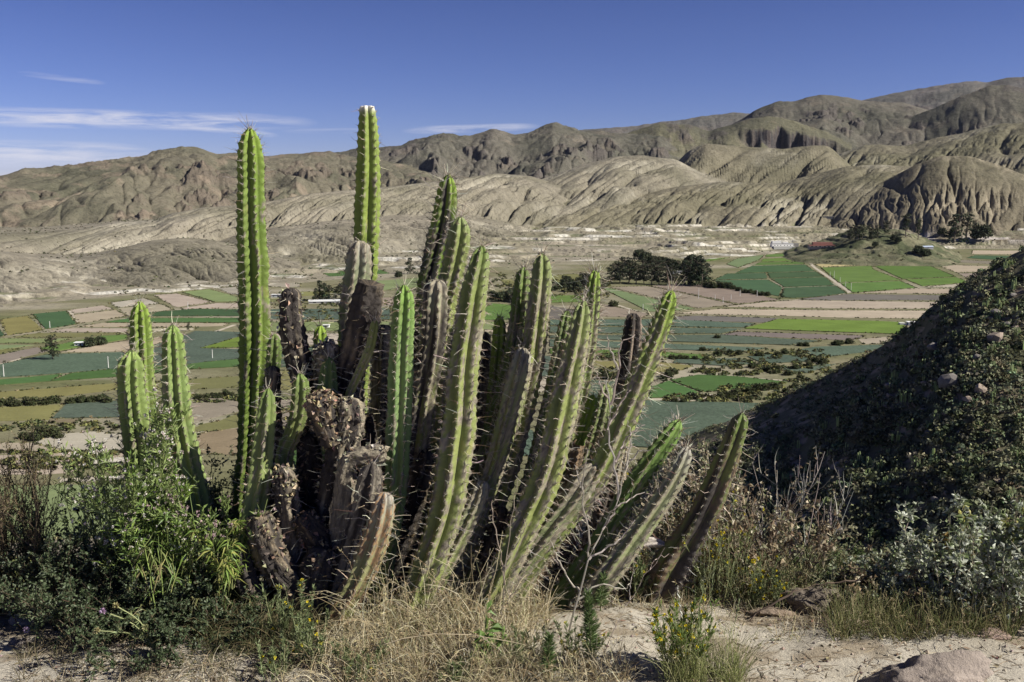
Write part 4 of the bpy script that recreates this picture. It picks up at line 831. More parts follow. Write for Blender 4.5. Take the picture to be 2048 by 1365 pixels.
cactus('short forked-looking grey-green column right of the knot of new buds', [K([(1213, 768, 22), (1208, 800, 32), (1198, 850, 34), (1182, 910, 34), (1158, 980, 34), (1120, 1070, 36), (1070, 1180, 38)], (4.15, 3.95), 33, 7, .34, G_PALE, G_PALE, .3, 1.4)])
cactus('brown dead stub topped by a knot of fresh beaded green growth', [lab(K([(1160, 880, 22), (1152, 910, 30), (1144, 960, 32), (1125, 1030, 34), (1095, 1110, 36), (1050, 1200, 38)], (4.05, 3.9), 34, 6, .25, CORK, CORK, .95, .6, tip='stub', corkcol=(.31, .225, .16)), mat=M_CORK),
    lab(K([(1186, 790, 16), (1182, 812, 22), (1174, 840, 22), (1166, 866, 20), (1160, 890, 16)], 4.0, 35, 6, .4, (.12, .19, .04), G_LIME, 0, .5, knob=5.), label='knot of fresh beaded green buds')])
cactus('dark green column leaning right with a fresh tip, low on the right side', [K([(1358, 840, 22), (1345, 862, 34), (1322, 895, 40), (1294, 935, 44), (1262, 985, 46), (1228, 1040, 46), (1190, 1100, 46), (1145, 1160, 46), (1110, 1210, 46)], (4.0, 3.85), 36, 7, .34, (.10, .16, .045), (.16, .25, .06), .06, 1.3, spl=1.4)])
cactus('pale dusty column with corky ribs leaning right below the dark green one', [K([(1376, 893, 20), (1366, 920, 32), (1346, 960, 38), (1318, 1005, 42), (1284, 1055, 46), (1248, 1105, 48), (1214, 1150, 48), (1180, 1200, 48)], (3.9, 3.75), 37, 7, .33, (.25, .28, .13), CORK, .4, 1.5)])
cactus('thin bleached dead stem standing in the twigs under the long bristly column', [lab(K([(1252, 862, 18), (1246, 900, 24), (1238, 950, 26), (1230, 1010, 26), (1220, 1090, 28), (1200, 1180, 30)], 4.15, 38, 6, .25, CORK, CORK, 1., .4, tip='stub', corkcol=(.52, .46, .38)), mat=M_CORK)])
cactus('separate rightmost column with a brown woody foot leaning over the path', [K([(1484, 826, 24), (1476, 850, 36), (1460, 900, 46), (1440, 955, 52), (1416, 1010, 56), (1390, 1060, 62), (1362, 1105, 72), (1336, 1150, 80), (1316, 1195, 80)], (3.9, 3.95), 39, 6, .36, (.165, .185, .07), G_MID, .36, .9, phase=.5, corkcol=(.20, .145, .10), char=.15)])
cactus('slate-grey hooked dead arm low in front with drooping shrivelled ribs', [lab(K([(745, 925, 34), (742, 945, 46), (736, 985, 50), (724, 1040, 52), (708, 1100, 52), (690, 1160, 50), (672, 1220, 50)], (3.62, 3.58), 40, 7, .3, (.24, .21, .19), CORK, .92, .35, corkcol=(.27, .25, .23), char=.3), mat=M_CORK)])
cactus('low front column with a rotting orange-brown flank, nearest to the dry grass', [K([(772, 985, 30), (768, 1015, 46), (756, 1060, 54), (738, 1110, 56), (716, 1160, 56), (692, 1205, 54), (676, 1240, 54)], (3.55, 3.5), 41, 7, .3, (.26, .26, .10), CORK, .35, .7, corkcol=(.33, .21, .12), tip='stub')])
cactus('squat brown stump with a pale cut face at the lower left of the clump', [lab(K([(520, 1030, 40), (526, 1062, 56), (538, 1100, 56), (560, 1140, 56), (590, 1175, 58), (610, 1215, 60)], (3.6, 3.62), 42, 6, .15, CORK, CORK, 1., .15, tip='cut', char=.3, corkcol=(.27, .225, .18), tubes_cork=3., flakes=700), mat=M_CORK)])
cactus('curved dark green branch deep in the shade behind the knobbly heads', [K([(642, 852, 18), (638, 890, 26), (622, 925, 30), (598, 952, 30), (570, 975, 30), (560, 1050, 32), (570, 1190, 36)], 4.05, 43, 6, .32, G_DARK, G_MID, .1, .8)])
cactus('dark column deep in the gap between the dead broken column and the smooth green one', [K([(770, 650, 36), (768, 720, 46), (764, 800, 50), (758, 900, 50), (752, 1020, 50), (745, 1200, 52)], 4.4, 44, 7, .3, (.12, .13, .06), CORK, .6, .6, tip='stub', char=.3)])
cactus('olive shaded column deep in the gap behind the longest front column', [K([(905, 640, 30), (900, 720, 44), (888, 820, 48), (872, 920, 48), (852, 1040, 48), (825, 1210, 50)], 4.4, 45, 7, .3, (.14, .15, .06), CORK, .45, .9, tip='stub', char=.25)])
cactus('low green column rising from the grass beside the longest front column', [K([(966, 962, 28), (955, 1000, 38), (936, 1045, 40), (912, 1095, 40), (884, 1150, 42), (856, 1215, 44)], (3.85, 3.7), 46, 7, .34, G_YEL, CORK, .35, 1.4, tip='stub')])
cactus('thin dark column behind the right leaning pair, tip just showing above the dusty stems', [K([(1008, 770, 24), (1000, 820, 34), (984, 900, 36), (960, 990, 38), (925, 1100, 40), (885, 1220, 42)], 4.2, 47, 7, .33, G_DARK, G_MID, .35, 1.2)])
cactus('blackened trunk base at the far left foot of the clump', [lab(K([(478, 1085, 36), (484, 1130, 46), (500, 1180, 50), (520, 1230, 52), (545, 1275, 54)], 3.6, 48, 6, .2, CORKD, CORKD, 1., .15, tip='stub', char=.7, corkcol=(.20, .16, .13)), mat=M_CORK)])
# the three smooth columns standing apart on the left
cactus('taller back column of the two standing together at the far left, lime tip', [K([(279, 603, 24), (280, 640, 38), (283, 700, 44), (288, 780, 46), (293, 860, 48), (299, 930, 50), (306, 1030, 50), (315, 1150, 50), (322, 1290, 50)], 4.32, 50, 8, .32, (.19, .26, .07), G_LIME, .05, 1., phase=.2)])
cactus('shorter front column of the two standing together at the far left', [K([(263, 700, 30), (263, 730, 50), (265, 790, 55), (270, 850, 56), (278, 920, 56), (288, 1000, 54), (300, 1100, 52), (312, 1290, 52)], 4.12, 51, 8, .32, (.20, .265, .085), (.21, .28, .08), .03, 1., phase=.1)])
cactus('lone smooth column bending right, between the far left pair and the tallest column', [K([(345, 650, 28), (345, 680, 42), (348, 740, 48), (354, 810, 52), (364, 870, 54), (378, 930, 54), (392, 985, 52), (405, 1050, 52), (415, 1140, 52), (420, 1280, 52)], 3.95, 52, 8, .33, (.20, .26, .09), (.19, .27, .07), .04, 1., phase=.25)])

DG = 'gnarled dead trunks in the dark heart of the clump'
for lb, pts, yy, sd, cc, ch in [
    ('twisted dead trunk behind the squat brown stump, almost black', [(545, 960, 34), (560, 1000, 48), (590, 1050, 52), (600, 1120, 54), (590, 1200, 56)], 3.85, 61, (.24, .19, .15), .6),
    ('grey crumbling knob of dead wood in the shade right of the smooth medium column', [(565, 935, 26), (570, 960, 42), (575, 1010, 44), (585, 1100, 46), (590, 1200, 50)], 3.75, 62, (.40, .35, .29), .3),
    ('bulging dark dead stem curling left under the knobbly heads', [(600, 1030, 40), (625, 1060, 52), (645, 1100, 56), (650, 1160, 58), (640, 1220, 60)], 3.7, 63, (.23, .18, .14), .6),
    ('rounded lump of dead trunk between the squat stump and the rotting column', [(655, 1095, 50), (640, 1130, 66), (630, 1180, 66), (630, 1230, 66)], 3.62, 64, (.27, .22, .18), .45),
    ('dark rotten trunk under the hooked dead arm', [(610, 870, 34), (620, 920, 46), (625, 990, 50), (628, 1090, 52), (630, 1200, 54)], 3.98, 65, (.21, .17, .13), .7),
    ('short dead knob pointing left beside the tallest column trunk', [(500, 960, 30), (520, 985, 40), (545, 1030, 44), (560, 1100, 46), (565, 1190, 50)], 3.95, 66, (.26, .21, .17), .5),
    ('dead dark trunk hidden behind the rotting orange-brown column', [(725, 830, 36), (735, 900, 44), (742, 990, 46), (745, 1090, 48), (742, 1210, 50)], 4.0, 67, (.20, .16, .13), .7),
    ('leaning dark dead trunk behind the foot of the longest front column', [(850, 900, 36), (835, 960, 44), (815, 1040, 46), (795, 1120, 46), (780, 1210, 48)], 4.1, 68, (.20, .17, .13), .6),
    ('brown dead trunk low between the longest front and the thick leaning columns', [(1000, 1010, 30), (985, 1060, 40), (960, 1120, 44), (930, 1190, 46)], 4.0, 69, (.28, .23, .18), .4),
    ('dark dead foot of the right leaning columns, nearly buried in litter', [(1140, 1050, 40), (1120, 1100, 48), (1100, 1150, 50), (1080, 1200, 52)], 4.0, 70, (.26, .22, .18), .5)]:
    cactus(lb, [lab(K(pts, yy, sd, 6, .14, CORKD, CORKD, 1., .25, tip='stub', char=ch, corkcol=cc, tubes_cork=3.2, flakes=600), mat=M_CORK)], group=DG)
# ------------------------------------------------------------ plants on the mound
def gpt(px, py=None, Y=None):
    """ground point under picture column px: at depth Y, or where the ray through (px, py) meets the mound"""
    if Y is None:
        v = pxdir(px, py)
        for t in np.arange(2.5, 9, .01):
            p = np.array([0, 0, EZ]) + v*(t/v[1])
            if p[2] <= gz(p[0], p[1]): return np.array([p[0], p[1], float(gz(p[0], p[1]))])
        return p
    x = (px-1024)/F*Y*1.03
    return np.array([x, Y, float(gz(x, Y))])
def curve(p0, d0, L, K_, r, wig=.12, up=.0, grav=0.):
    """N random-walk curves: p0 (N,3), d0 (N,3), L (N,)"""
    n = len(p0); pts = [p0]; d = norm(d0); st = (np.asarray(L)/(K_-1))[:, None]
    for k in range(K_-1):
        d = norm(d + r.normal(0, wig, (n, 3)) + np.array([0, 0, up-grav*(k/(K_-1))])); pts.append(pts[-1]+d*st)
    return np.stack(pts, 1)
def sample_on(pts, n, r, lo=.2, hi=1.):
    i = r.integers(0, len(pts), n); t = r.uniform(lo, hi, n)*(pts.shape[1]-1); k = np.minimum(t.astype(int), pts.shape[1]-2); f = (t-k)[:, None]
    a, b = pts[i, k], pts[i, k+1]; return a+(b-a)*f, norm(b-a), i, t/(pts.shape[1]-1)
def plant(name, label, cat, base, h, spread, nst, tw=(4, .35), tw2=(0, .2), leaf=None, flower=None, stemc=(.16, .13, .07), stemr=.004, seed=0, up=.12, wig=.12, lean=(0, 0), rad=.08, group=None, K_=9, lo=.25, grav=0.):
    """leaf: dict(n, L, W, cols[list], droop, spreadness); flower: dict(n, r, cols)"""
    r = np.random.default_rng(seed); base = np.asarray(base, float); root = empty(name, base, label, cat, group)
    a = r.uniform(0, 2*np.pi, nst); q = r.uniform(0, 1, nst)**.6
    p0 = base + np.c_[np.cos(a)*rad*q, np.sin(a)*rad*q, np.full(nst, -.03)]
    d0 = np.c_[np.cos(a)*spread*q+lean[0], np.sin(a)*spread*q*.8+lean[1], np.ones(nst)]
    L = h*r.uniform(.6, 1.05, nst); A0 = curve(p0, d0, L, K_, r, wig, up*.3, grav)
    mb = MB(); tubes(mb, A0, np.linspace(1, .35, K_)[None]*stemr, jit(stemc, nst, .15, r), 4)
    ends = [A0]; last = A0
    if tw[0]:
        n = int(nst*tw[0]); p, t, i, u = sample_on(A0, n, r, lo, .98); d = t + r.normal(0, .55, (n, 3)) + np.array([0, 0, up])
        A1 = curve(p, d, h*tw[1]*r.uniform(.4, 1.1, n)*(1.15-u*.6), 6, r, wig*1.2, up*.4, grav); tubes(mb, A1, np.linspace(.55, .22, 6)[None]*stemr, jit(stemc, n, .2, r), 3); ends.append(A1); last = A1
        if tw2[0]:
            n2 = int(n*tw2[0]); p, t, i, u = sample_on(A1, n2, r, .15, .98); d = t + r.normal(0, .6, (n2, 3)) + np.array([0, 0, up])
            A2 = curve(p, d, h*tw2[1]*r.uniform(.4, 1.1, n2), 5, r, wig*1.3, up*.4, grav); tubes(mb, A2, np.linspace(.35, .16, 5)[None]*stemr, jit(stemc, n2, .2, r), 3); ends.append(A2); last = A2
    mb.build('stems', M_STEM, root)
    if leaf:
        m = MB(); n = leaf['n']; src = ends if leaf.get('all', 1) else [last]
        share = np.array([len(e)*1. for e in src]); share[0] *= leaf.get('low', 2); share /= share.sum()
        for e, s_ in zip(src, share):
            k = int(n*s_)
            if k < 1: continue
            p, t, i, u = sample_on(e, k, r, leaf.get('lo', .15), 1.); d = t*leaf.get('along', .5) + r.normal(0, .6, (k, 3))*np.array([1, 1, .7]) + np.array([0, 0, leaf.get('lift', .15)])
            c = np.array(leaf['cols'])[r.integers(0, len(leaf['cols']), k)]; c = c*(1+r.normal(0, .18, (k, 1)))
            leaves(m, p, d, leaf['L']*r.uniform(.55, 1.15, k), leaf['W']*r.uniform(.7, 1.2, k), np.clip(c, .01, .9), leaf.get('fold', .2), r, None, leaf.get('droop', .15))
        m.build('foliage', M_LEAF, root)
    if flower:
        m = MB(); n = flower['n']; e = last; i = r.integers(0, len(e), n); p = e[i, -1] + r.normal(0, flower.get('sc', .004), (n, 3))
        k = flower.get('petals', 7); c = np.array(flower['cols'])[r.integers(0, len(flower['cols']), n)]
        pp = np.repeat(p, k, 0); d = norm(r.normal(size=(n*k, 3)) + np.array([0, -.15, .7])); leaves(m, pp, d, flower['r'], flower['r']*.8, np.repeat(c, k, 0)*r.uniform(.8, 1.15, (n*k, 1)), .25, r)
        m.build('flowers', M_FLOWER, root)
    return root
WEEDG = [(.22, .29, .085), (.17, .24, .07), (.29, .36, .13)]; DARKG = [(.055, .08, .035), (.08, .11, .05), (.12, .15, .08)]; SILV = [(.46, .49, .36), (.36, .40, .25), (.60, .62, .50), (.20, .25, .11)]
BUD = [(.70, .66, .58), (.60, .50, .46), (.72, .68, .62)]
# left side
plant('twiggy_shrub', 'brownish twiggy shrub with tiny leaves at the left edge of the picture', 'shrub', P(-5, 1200, 4.1), .74, .44, 64, (10, .30), (3.2, .12), dict(n=14000, L=.014, W=.005, cols=[(.12, .11, .05), (.17, .15, .07), (.08, .085, .035), (.24, .20, .10)], along=1., lift=.2), None, (.15, .115, .075), .0032, 101, .25, .1, (-.05, 0), .14)
plant('creeping_herb', 'patch of small rounded pale green leaves above the grey stone at lower left', 'herb', gpt(40, Y=4.05), .20, 1.0, 26, (5, .4), (0, 0), dict(n=900, L=.030, W=.022, cols=[(.16, .20, .10), (.30, .32, .20), (.11, .15, .07)], along=.3), None, (.15, .12, .07), .002, 102, .1, .2, rad=.22)
plant('low_dark_shrub', 'low dark green shrub with tiny leaves spreading over the lower left ground', 'shrub', gpt(250, Y=3.7), .36, .75, 70, (9, .4), (3, .16), dict(n=20000, L=.017, W=.010, cols=DARKG, along=.5), None, (.10, .08, .05), .003, 103, .15, .15, rad=.28)
plant('low_dark_shrub', 'dark shrub reaching up behind the pink-budded weeds at lower left', 'shrub', gpt(150, Y=3.95), .38, .65, 56, (8, .4), (3, .16), dict(n=14000, L=.018, W=.011, cols=DARKG+[(.16, .19, .12)], along=.5), None, (.10, .08, .05), .003, 104, .15, .15, rad=.24)
plant('low_dark_shrub', 'lowest dark shrub, added in place of shade near the bottom edge at lower left', 'shrub', gpt(330, Y=3.38), .18, .9, 60, (8, .4), (3, .16), dict(n=11000, L=.016, W=.009, cols=DARKG, along=.5), None, (.10, .08, .05), .003, 114, .15, .15, rad=.26)  # extra shrub added to darken bright ground where shade should fall
plant('low_dark_shrub', 'dark shrub filling the foot of the lone bending cactus column', 'shrub', gpt(400, Y=4.2), .42, .45, 56, (9, .36), (3, .14), dict(n=14000, L=.019, W=.011, cols=DARKG, along=.5), None, (.10, .08, .05), .003, 105, .2, .14, rad=.22)
plant('low_dark_shrub', 'dark shrub rising beside the tallest cactus column, top against the fields', 'shrub', gpt(450, Y=4.5), .62, .36, 34, (9, .34), (3, .13), dict(n=10000, L=.020, W=.010, cols=DARKG+[(.13, .17, .08)], along=.5), None, (.11, .09, .055), .003, 106, .2, .13, rad=.16)
wl = dict(n=1500, L=.040, W=.008, cols=WEEDG, along=.8, lift=.2, low=3); fl = dict(n=330, r=.0085, cols=BUD, petals=7)
plant('flowering_weed', 'tall weed with many whitish buds in front of the two far left columns', 'weed', gpt(285, Y=3.85), .84, .15, 20, (9, .26), (3.2, .09), dict(wl, n=3300), dict(fl, n=620), (.22, .27, .10), .0032, 107, .35, .07, (-.06, 0), .12)
plant('flowering_weed', 'whitish-budded weed leaning out over the fields at far left', 'weed', gpt(235, Y=4.0), .80, .26, 9, (9, .26), (3, .10), dict(wl, n=1100), dict(fl, n=260), (.24, .27, .12), .0028, 108, .3, .08, (-.16, 0), .1)
plant('flowering_weed', 'bright green budded weed between the far left pair and the bending column', 'weed', gpt(335, Y=3.78), .62, .22, 15, (8, .26), (3, .09), dict(wl, n=2600, cols=[(.17, .25, .05), (.22, .30, .07), (.12, .19, .05)]), dict(fl, n=300), (.24, .30, .10), .003, 109, .35, .08, (.02, 0), .1)
plant('flowering_weed', 'pinkish-budded weed beside the trunk of the smooth medium column', 'weed', gpt(425, Y=3.7), .56, .24, 12, (7, .28), (3.2, .10), dict(wl, n=1200), dict(fl, n=260, r=.009, cols=[(.45, .32, .32), (.55, .45, .40)]), (.22, .28, .10), .003, 110, .35, .08, (.10, 0), .08)
plant('long_leaved_weed', 'weed with long drooping bright yellow-green leaves at lower left', 'weed', gpt(325, Y=3.55) + np.array([0, 0, .16]), .24, .4, 14, (4, .4), (0, 0), dict(n=130, L=.07, W=.008, cols=[(.16, .24, .05), (.12, .19, .04), (.24, .28, .09), (.30, .26, .12)], along=.1, lift=-.4, droop=.55, fold=.1), None, (.22, .26, .08), .003, 111, .2, .1, rad=.10)
plant('long_leaved_weed', 'yellowing weed with hanging leaves against the foot of the smooth medium column', 'weed', gpt(445, Y=3.6) + np.array([0, 0, .2]), .24, .4, 12, (4, .4), (0, 0), dict(n=420, L=.055, W=.010, cols=[(.22, .30, .06), (.34, .34, .10), (.16, .24, .05)], along=.2, lift=-.2, droop=.4), None, (.22, .24, .10), .0025, 112, .2, .1, rad=.08)
plant('long_leaved_weed', 'shaded weed with hanging strap leaves low in front of the dark left shrubs', 'weed', gpt(385, Y=3.5), .22, .6, 16, (4, .5), (0, 0), dict(n=320, L=.06, W=.008, cols=[(.12, .16, .05), (.20, .20, .08), (.08, .11, .04)], along=.1, lift=-.1, droop=.6, fold=.1), None, (.16, .14, .07), .0025, 113, .1, .1, rad=.16)
def pincushion(base_px, heads, label, seed):
    r = np.random.default_rng(seed); b = gpt(*base_px); root = empty('wildflower', b, label, 'wildflower'); mb = MB(); ml = MB(); mf = MB()
    for (px, py, c) in heads:
        t = P(px, py, b[1]-.03); m = (b+t)/2 + np.array([r.normal(0, .03), 0, .03]); pts = catmull(np.array([b, m, t]), 9)[None]
        tubes(mb, pts, np.full((1, 9), .0022), np.array([[.26, .28, .13]]), 4); k = 26
        p, tt, i, u = sample_on(pts, k, r, .1, .8); leaves(ml, p, tt+r.normal(0, .7, (k, 3)), .035*r.uniform(.5, 1, k), .006, jit((.20, .24, .10), k, .2, r), .2, r)
        d = norm(r.normal(size=(40, 3))+np.array([0, -.2, .5])); leaves(mf, np.repeat(t[None], 40, 0), d, .014, .007, jit(c, 40, .12, r), .2, r)
    mb.build('stems', M_STEM, root); ml.build('foliage', M_LEAF, root); mf.build('flowers', M_FLOWER, root)
pincushion((300, None, 3.28), [(206, 1223, (.55, .38, .52)), (232, 1212, (.34, .30, .14)), (194, 1262, (.36, .32, .16)), (290, 1255, (.3, .3, .14))], 'pink pincushion wildflower with round seed heads in front of the lower left shrubs', 1)
pincushion((62, None, 3.5), [(53, 1260, (.60, .45, .58))], 'single small pink flower over the shaded path at lower left', 2)
pincushion((170, None, 4.3), [(150, 1020, (.62, .55, .62)), (168, 1018, (.6, .5, .6)), (155, 1022, (.1, .08, .06))], 'lilac flowers on stiff dark stems against the pale field', 3)
pincushion((140, None, 4.2), [(133, 1094, (.07, .055, .05)), (160, 1116, (.55, .45, .62))], 'dark dry seed head beside a lilac bloom over the brown field', 4)
# dry grass and small herbs in front
def grass(name, label, cat, boxes, n, h, cols, seed, lean=(0, 0), curvy=.35, heads=0., rad=.0013, kind='stuff', spread=.35):
    r = np.random.default_rng(seed); mb = MB()
    for (x0, x1, y0, y1, wt) in boxes:
        k = int(n*wt); Yv = r.uniform(y0, y1, k); px = r.uniform(x0, x1, k)
        keep = fbm(px/40, Yv*4, 3, 900+seed) > -.22; px, Yv = px[keep], Yv[keep]; k = len(px)
        X = (px-1024)/F*Yv*1.03; p0 = np.stack([X, Yv, gz(X, Yv)-.01], 1)
        d0 = np.c_[r.normal(lean[0], spread, k), r.normal(lean[1], spread, k), np.ones(k)]
        A0 = curve(p0, d0, h*r.uniform(.25, 1.1, k), 6, r, .10, 0, curvy)
        c = np.array(cols)[r.integers(0, len(cols), k)]*(1+r.normal(0, .15, (k, 1))); tubes(mb, A0, np.linspace(1, .3, 6)[None]*rad, np.clip(c, .02, .9), 3)
        q = int(k*heads)
        if q:
            i = r.integers(0, k, q); e = A0[i]
            for j in range(9):
                t = r.uniform(.75, 1., q)*(5); kk = np.minimum(t.astype(int), 4); f = (t-kk)[:, None]; ar = np.arange(q); p = e[ar, kk]*(1-f)+e[ar, kk+1]*f
                leaves(mb, p, norm(e[:, 5]-e[:, 4]) + r.normal(0, .5, (q, 3)) + np.array([0, 0, -.3]), .014*r.uniform(.6, 1.2, q), .003, jit((.46, .38, .22), q, .15, r), .1, r)
    return tag(mb.build(name, M_GRASS), kind=kind, label=label, cat=cat)
STRAW = [(.62, .53, .33), (.54, .44, .26), (.68, .60, .41), (.40, .30, .17), (.46, .44, .23), (.78, .70, .50)]
grass('dry_grass', 'tangled dry straw grass at the feet of the cacti', 'grass', [(660, 1060, 3.05, 3.6, .5), (600, 1100, 3.0, 3.3, .35), (800, 1100, 3.5, 3.85, .30), (1100, 1260, 3.02, 3.2, .08)], 4600, .18, STRAW, 1, (-.1, 0), .4, .10, spread=.55)
grass('dry_grass', 'tall straw stems with hanging seed heads among the cactus feet', 'grass', [(720, 960, 3.3, 3.6, .4), (680, 1080, 3.1, 3.6, .4), (780, 1050, 3.4, 3.6, .2)], 330, .38, STRAW, 2, (-.12, 0), .5, .6, .0013, spread=.4)
grass('dry_grass', 'short brown stubble and litter edging the sandy path', 'grass', [(1180, 1700, 3.78, 4.0, .4), (1560, 1900, 3.45, 3.8, .25), (1330, 1500, 3.45, 3.8, .06), (1250, 1500, 3.9, 4.1, .3), (300, 640, 3.0, 3.2, .10)], 3600, .09, STRAW+[(.20, .14, .08), (.17, .20, .08)], 3, (0, 0), .3, 0, .0011, spread=.7)
grass('green_grass', 'olive grass fringe under the silvery bushes on the right', 'grass', [(1680, 2060, 3.45, 3.75, .6), (1250, 1640, 3.95, 4.2, .5)], 3600, .17, [(.20, .22, .08), (.30, .28, .12), (.14, .17, .06), (.42, .36, .2)], 4, (0, 0), .35, .05, .0012, spread=.4)
grass('green_grass', 'dark olive grass in the shade at the lower left foot of the clump', 'grass', [(380, 640, 3.25, 3.7, 1.)], 2200, .20, [(.14, .14, .06), (.24, .19, .10), (.10, .11, .045)], 5, (0, 0), .6, 0, .0012, spread=.7)
grass('green_grass', 'tuft of fresh yellow-green grass at the bottom edge below the yellow flowers', 'grass', [(1340, 1500, 3.02, 3.2, 1.)], 750, .22, [(.34, .36, .14), (.44, .42, .22), (.26, .30, .10)], 6, (0, 0), .25, .05, .0012, kind=None, spread=.25)
YEL = [(.75, .60, .03), (.62, .55, .05)]
def herb(px, Y, h, nst, label, seed, cols=((.17, .21, .09), (.22, .26, .12)), fy=14, lw=(.022, .004), nl=260, lean=(0, 0), spread=.35, name='yellow_flowered_herb', rad=.05, fc=YEL):
    plant(name, label, 'herb', gpt(px, Y=Y), h, spread, nst, (3.5, .3), (0, 0), dict(n=nl, L=lw[0], W=lw[1], cols=list(cols), along=1., lift=.4), dict(n=fy, r=.008, cols=fc, petals=9) if fy else None, (.24, .25, .13), .0022, seed, .3, .08, lean, rad)
herb(562, 3.35, .26, 14, 'feathery green herb with tiny yellow flowers before the squat brown stump', 201, nl=1300, fy=16)
herb(610, 3.22, .20, 14, 'grey-green bushy herb with hardly any flowers at the bottom centre left', 202, nl=1400, fy=8)
herb(540, 3.12, .16, 12, 'small pale herb with a few yellow dots at the very bottom left of centre', 203, nl=900, fy=8)
herb(1372, 3.15, .28, 26, 'upright clump crowned with dense yellow flowers on the sandy path', 204, cols=((.20, .26, .07), (.13, .20, .05)), nl=1500, fy=120, lw=(.03, .006), spread=.12, rad=.06)
herb(1440, 3.95, .42, 22, 'yellow-flowered herb growing right of the woody cactus foot', 205, nl=1300, fy=34, cols=((.20, .24, .08), (.28, .28, .12)))
herb(1500, 3.92, .26, 18, 'low yellow-flowered herb behind the path, near the brown-leaved shrub', 206, nl=1100, fy=40)
herb(1390, 3.98, .25, 16, 'small yellow-flowered herb tucked behind the woody cactus foot', 207, nl=800, fy=22)
herb(1560, 3.85, .18, 12, 'low sprig with yellow dots in front of the dark rock mound', 208, nl=600, fy=16)
herb(1275, 3.95, .24, 14, 'leafy herb with few yellow flowers under the dusty leaning columns', 209, nl=900, fy=10, lw=(.03, .01))
herb(1060, 3.2, .15, 12, 'low green herb in thinning straw left of the thin pale stalk', 211, nl=900, fy=0)
herb(905, 3.08, .12, 12, 'low grey-green herb at the bottom edge below the longest front column', 212, nl=800, fy=4)
herb(700, 3.1, .17, 14, 'bushy olive herb at the bottom edge beneath the dead heads', 213, nl=1100, fy=3)
herb(1160, 3.25, .18, 12, 'green herb beside the bristly upright weed in front', 210, nl=800, fy=12)
grass('dry_grass', 'sparse dark stubble and twigs added in place of shade at the bottom left', 'grass', [(0, 620, 2.98, 3.25, .7), (0, 300, 3.25, 3.6, .5)], 2600, .08, [(.20, .16, .10), (.14, .13, .06), (.36, .29, .18), (.10, .085, .06)], 7, (0, 0), .3, 0, .0012, spread=.8)  # dark cover added over the sand, stands in for ground shade
# upright bristly weed like a little fir
def bristle_weed(px, Y, h, label, seed, nl=520, col=((.11, .17, .06), (.16, .22, .08)), L=.055):
    r = np.random.default_rng(seed); b = gpt(px, Y=Y); root = empty('bristly_weed', b, label, 'weed'); mb = MB(); ml = MB()
    A0 = curve(b[None], np.array([[.04, 0, 1.]]), np.array([h]), 12, r, .03, .05); tubes(mb, A0, np.linspace(1, .5, 12)[None]*.003, np.array([[.16, .17, .08]]), 5)
    p, t, i, u = sample_on(A0, nl, r, .15, 1.); a = r.uniform(0, 6.28, nl); d = np.c_[np.cos(a), np.sin(a), .35+1.2*u]; c = np.array(col)[r.integers(0, 2, nl)]*(1+r.normal(0, .15, (nl, 1)))
    leaves(ml, p, d, L*r.uniform(.6, 1.1, nl)*(1.1-.45*u), .0035, c, .2, r, None, .15); mb.build('stem', M_STEM, root); ml.build('foliage', M_LEAF, root)
bristle_weed(1184, 3.2, .26, 'upright bristly green weed like a small fir beside the sandy path', 301)
bristle_weed(1205, 3.7, .14, 'tiny bristly seedling behind the upright bristly weed', 302, 200)
bristle_weed(1100, 3.12, .17, 'short bristly weed among the straw left of the path', 303, 260)
plant('leafy_weed', 'single weed with broad toothed green leaves amid the straw at bottom centre', 'weed', gpt(985, Y=3.2), .26, .15, 3, (4, .3), (0, 0), dict(n=60, L=.055, W=.022, cols=[(.13, .21, .05), (.20, .28, .08)], along=.2, droop=.35), None, (.20, .24, .10), .003, 304, .3, .06, rad=.02)
# tall green grass stalks beside the yellow clump
def stalks(lines, name, label, cat, rad, col, seed, Y=3.3, leafn=0, spike=0):
    r = np.random.default_rng(seed); f0_ = P(*lines[0][0], Y); root = empty(name, f0_, label, cat); mb = MB()
    for ln in lines:
        pts = catmull(np.array([P(x, y, Y+r.normal(0, .01)) for x, y in ln]), 14); pts[1:-1] += r.normal(0, .003, (12, 3)); w_ = rad*(1 if len(ln) > 2 else .7)
        tubes(mb, pts[None], np.linspace(1, .35, 14)[None]*w_, jit(col, 1, .1, r), 5)
        if spike: 
            k = 60; p, t, i, u = sample_on(pts[None], k, r, .6, 1.); leaves(mb, p, t+r.normal(0, .12, (k, 3)), .016, .002, jit((.34, .38, .20), k, .15, r), .1, r)
    mb.build('stems', M_STEM, root)
    return root
stalks([[(1390, 1330), (1398, 1240), (1408, 1150), (1412, 1085)], [(1395, 1330), (1402, 1240), (1418, 1160), (1440, 1100)], [(1392, 1330), (1394, 1250), (1404, 1180), (1420, 1120)], [(1440, 1340), (1455, 1290), (1470, 1240), (1478, 1205)], [(1400, 1330), (1410, 1260), (1422, 1190), (1428, 1140)]],
       'grass_stalks', 'tall thin green grass stalks standing over the yellow-flowered clump', 'grass stalks', .0014, (.30, .34, .16), 401, 3.15, spike=1)
GREY = (.36, .32, .27)
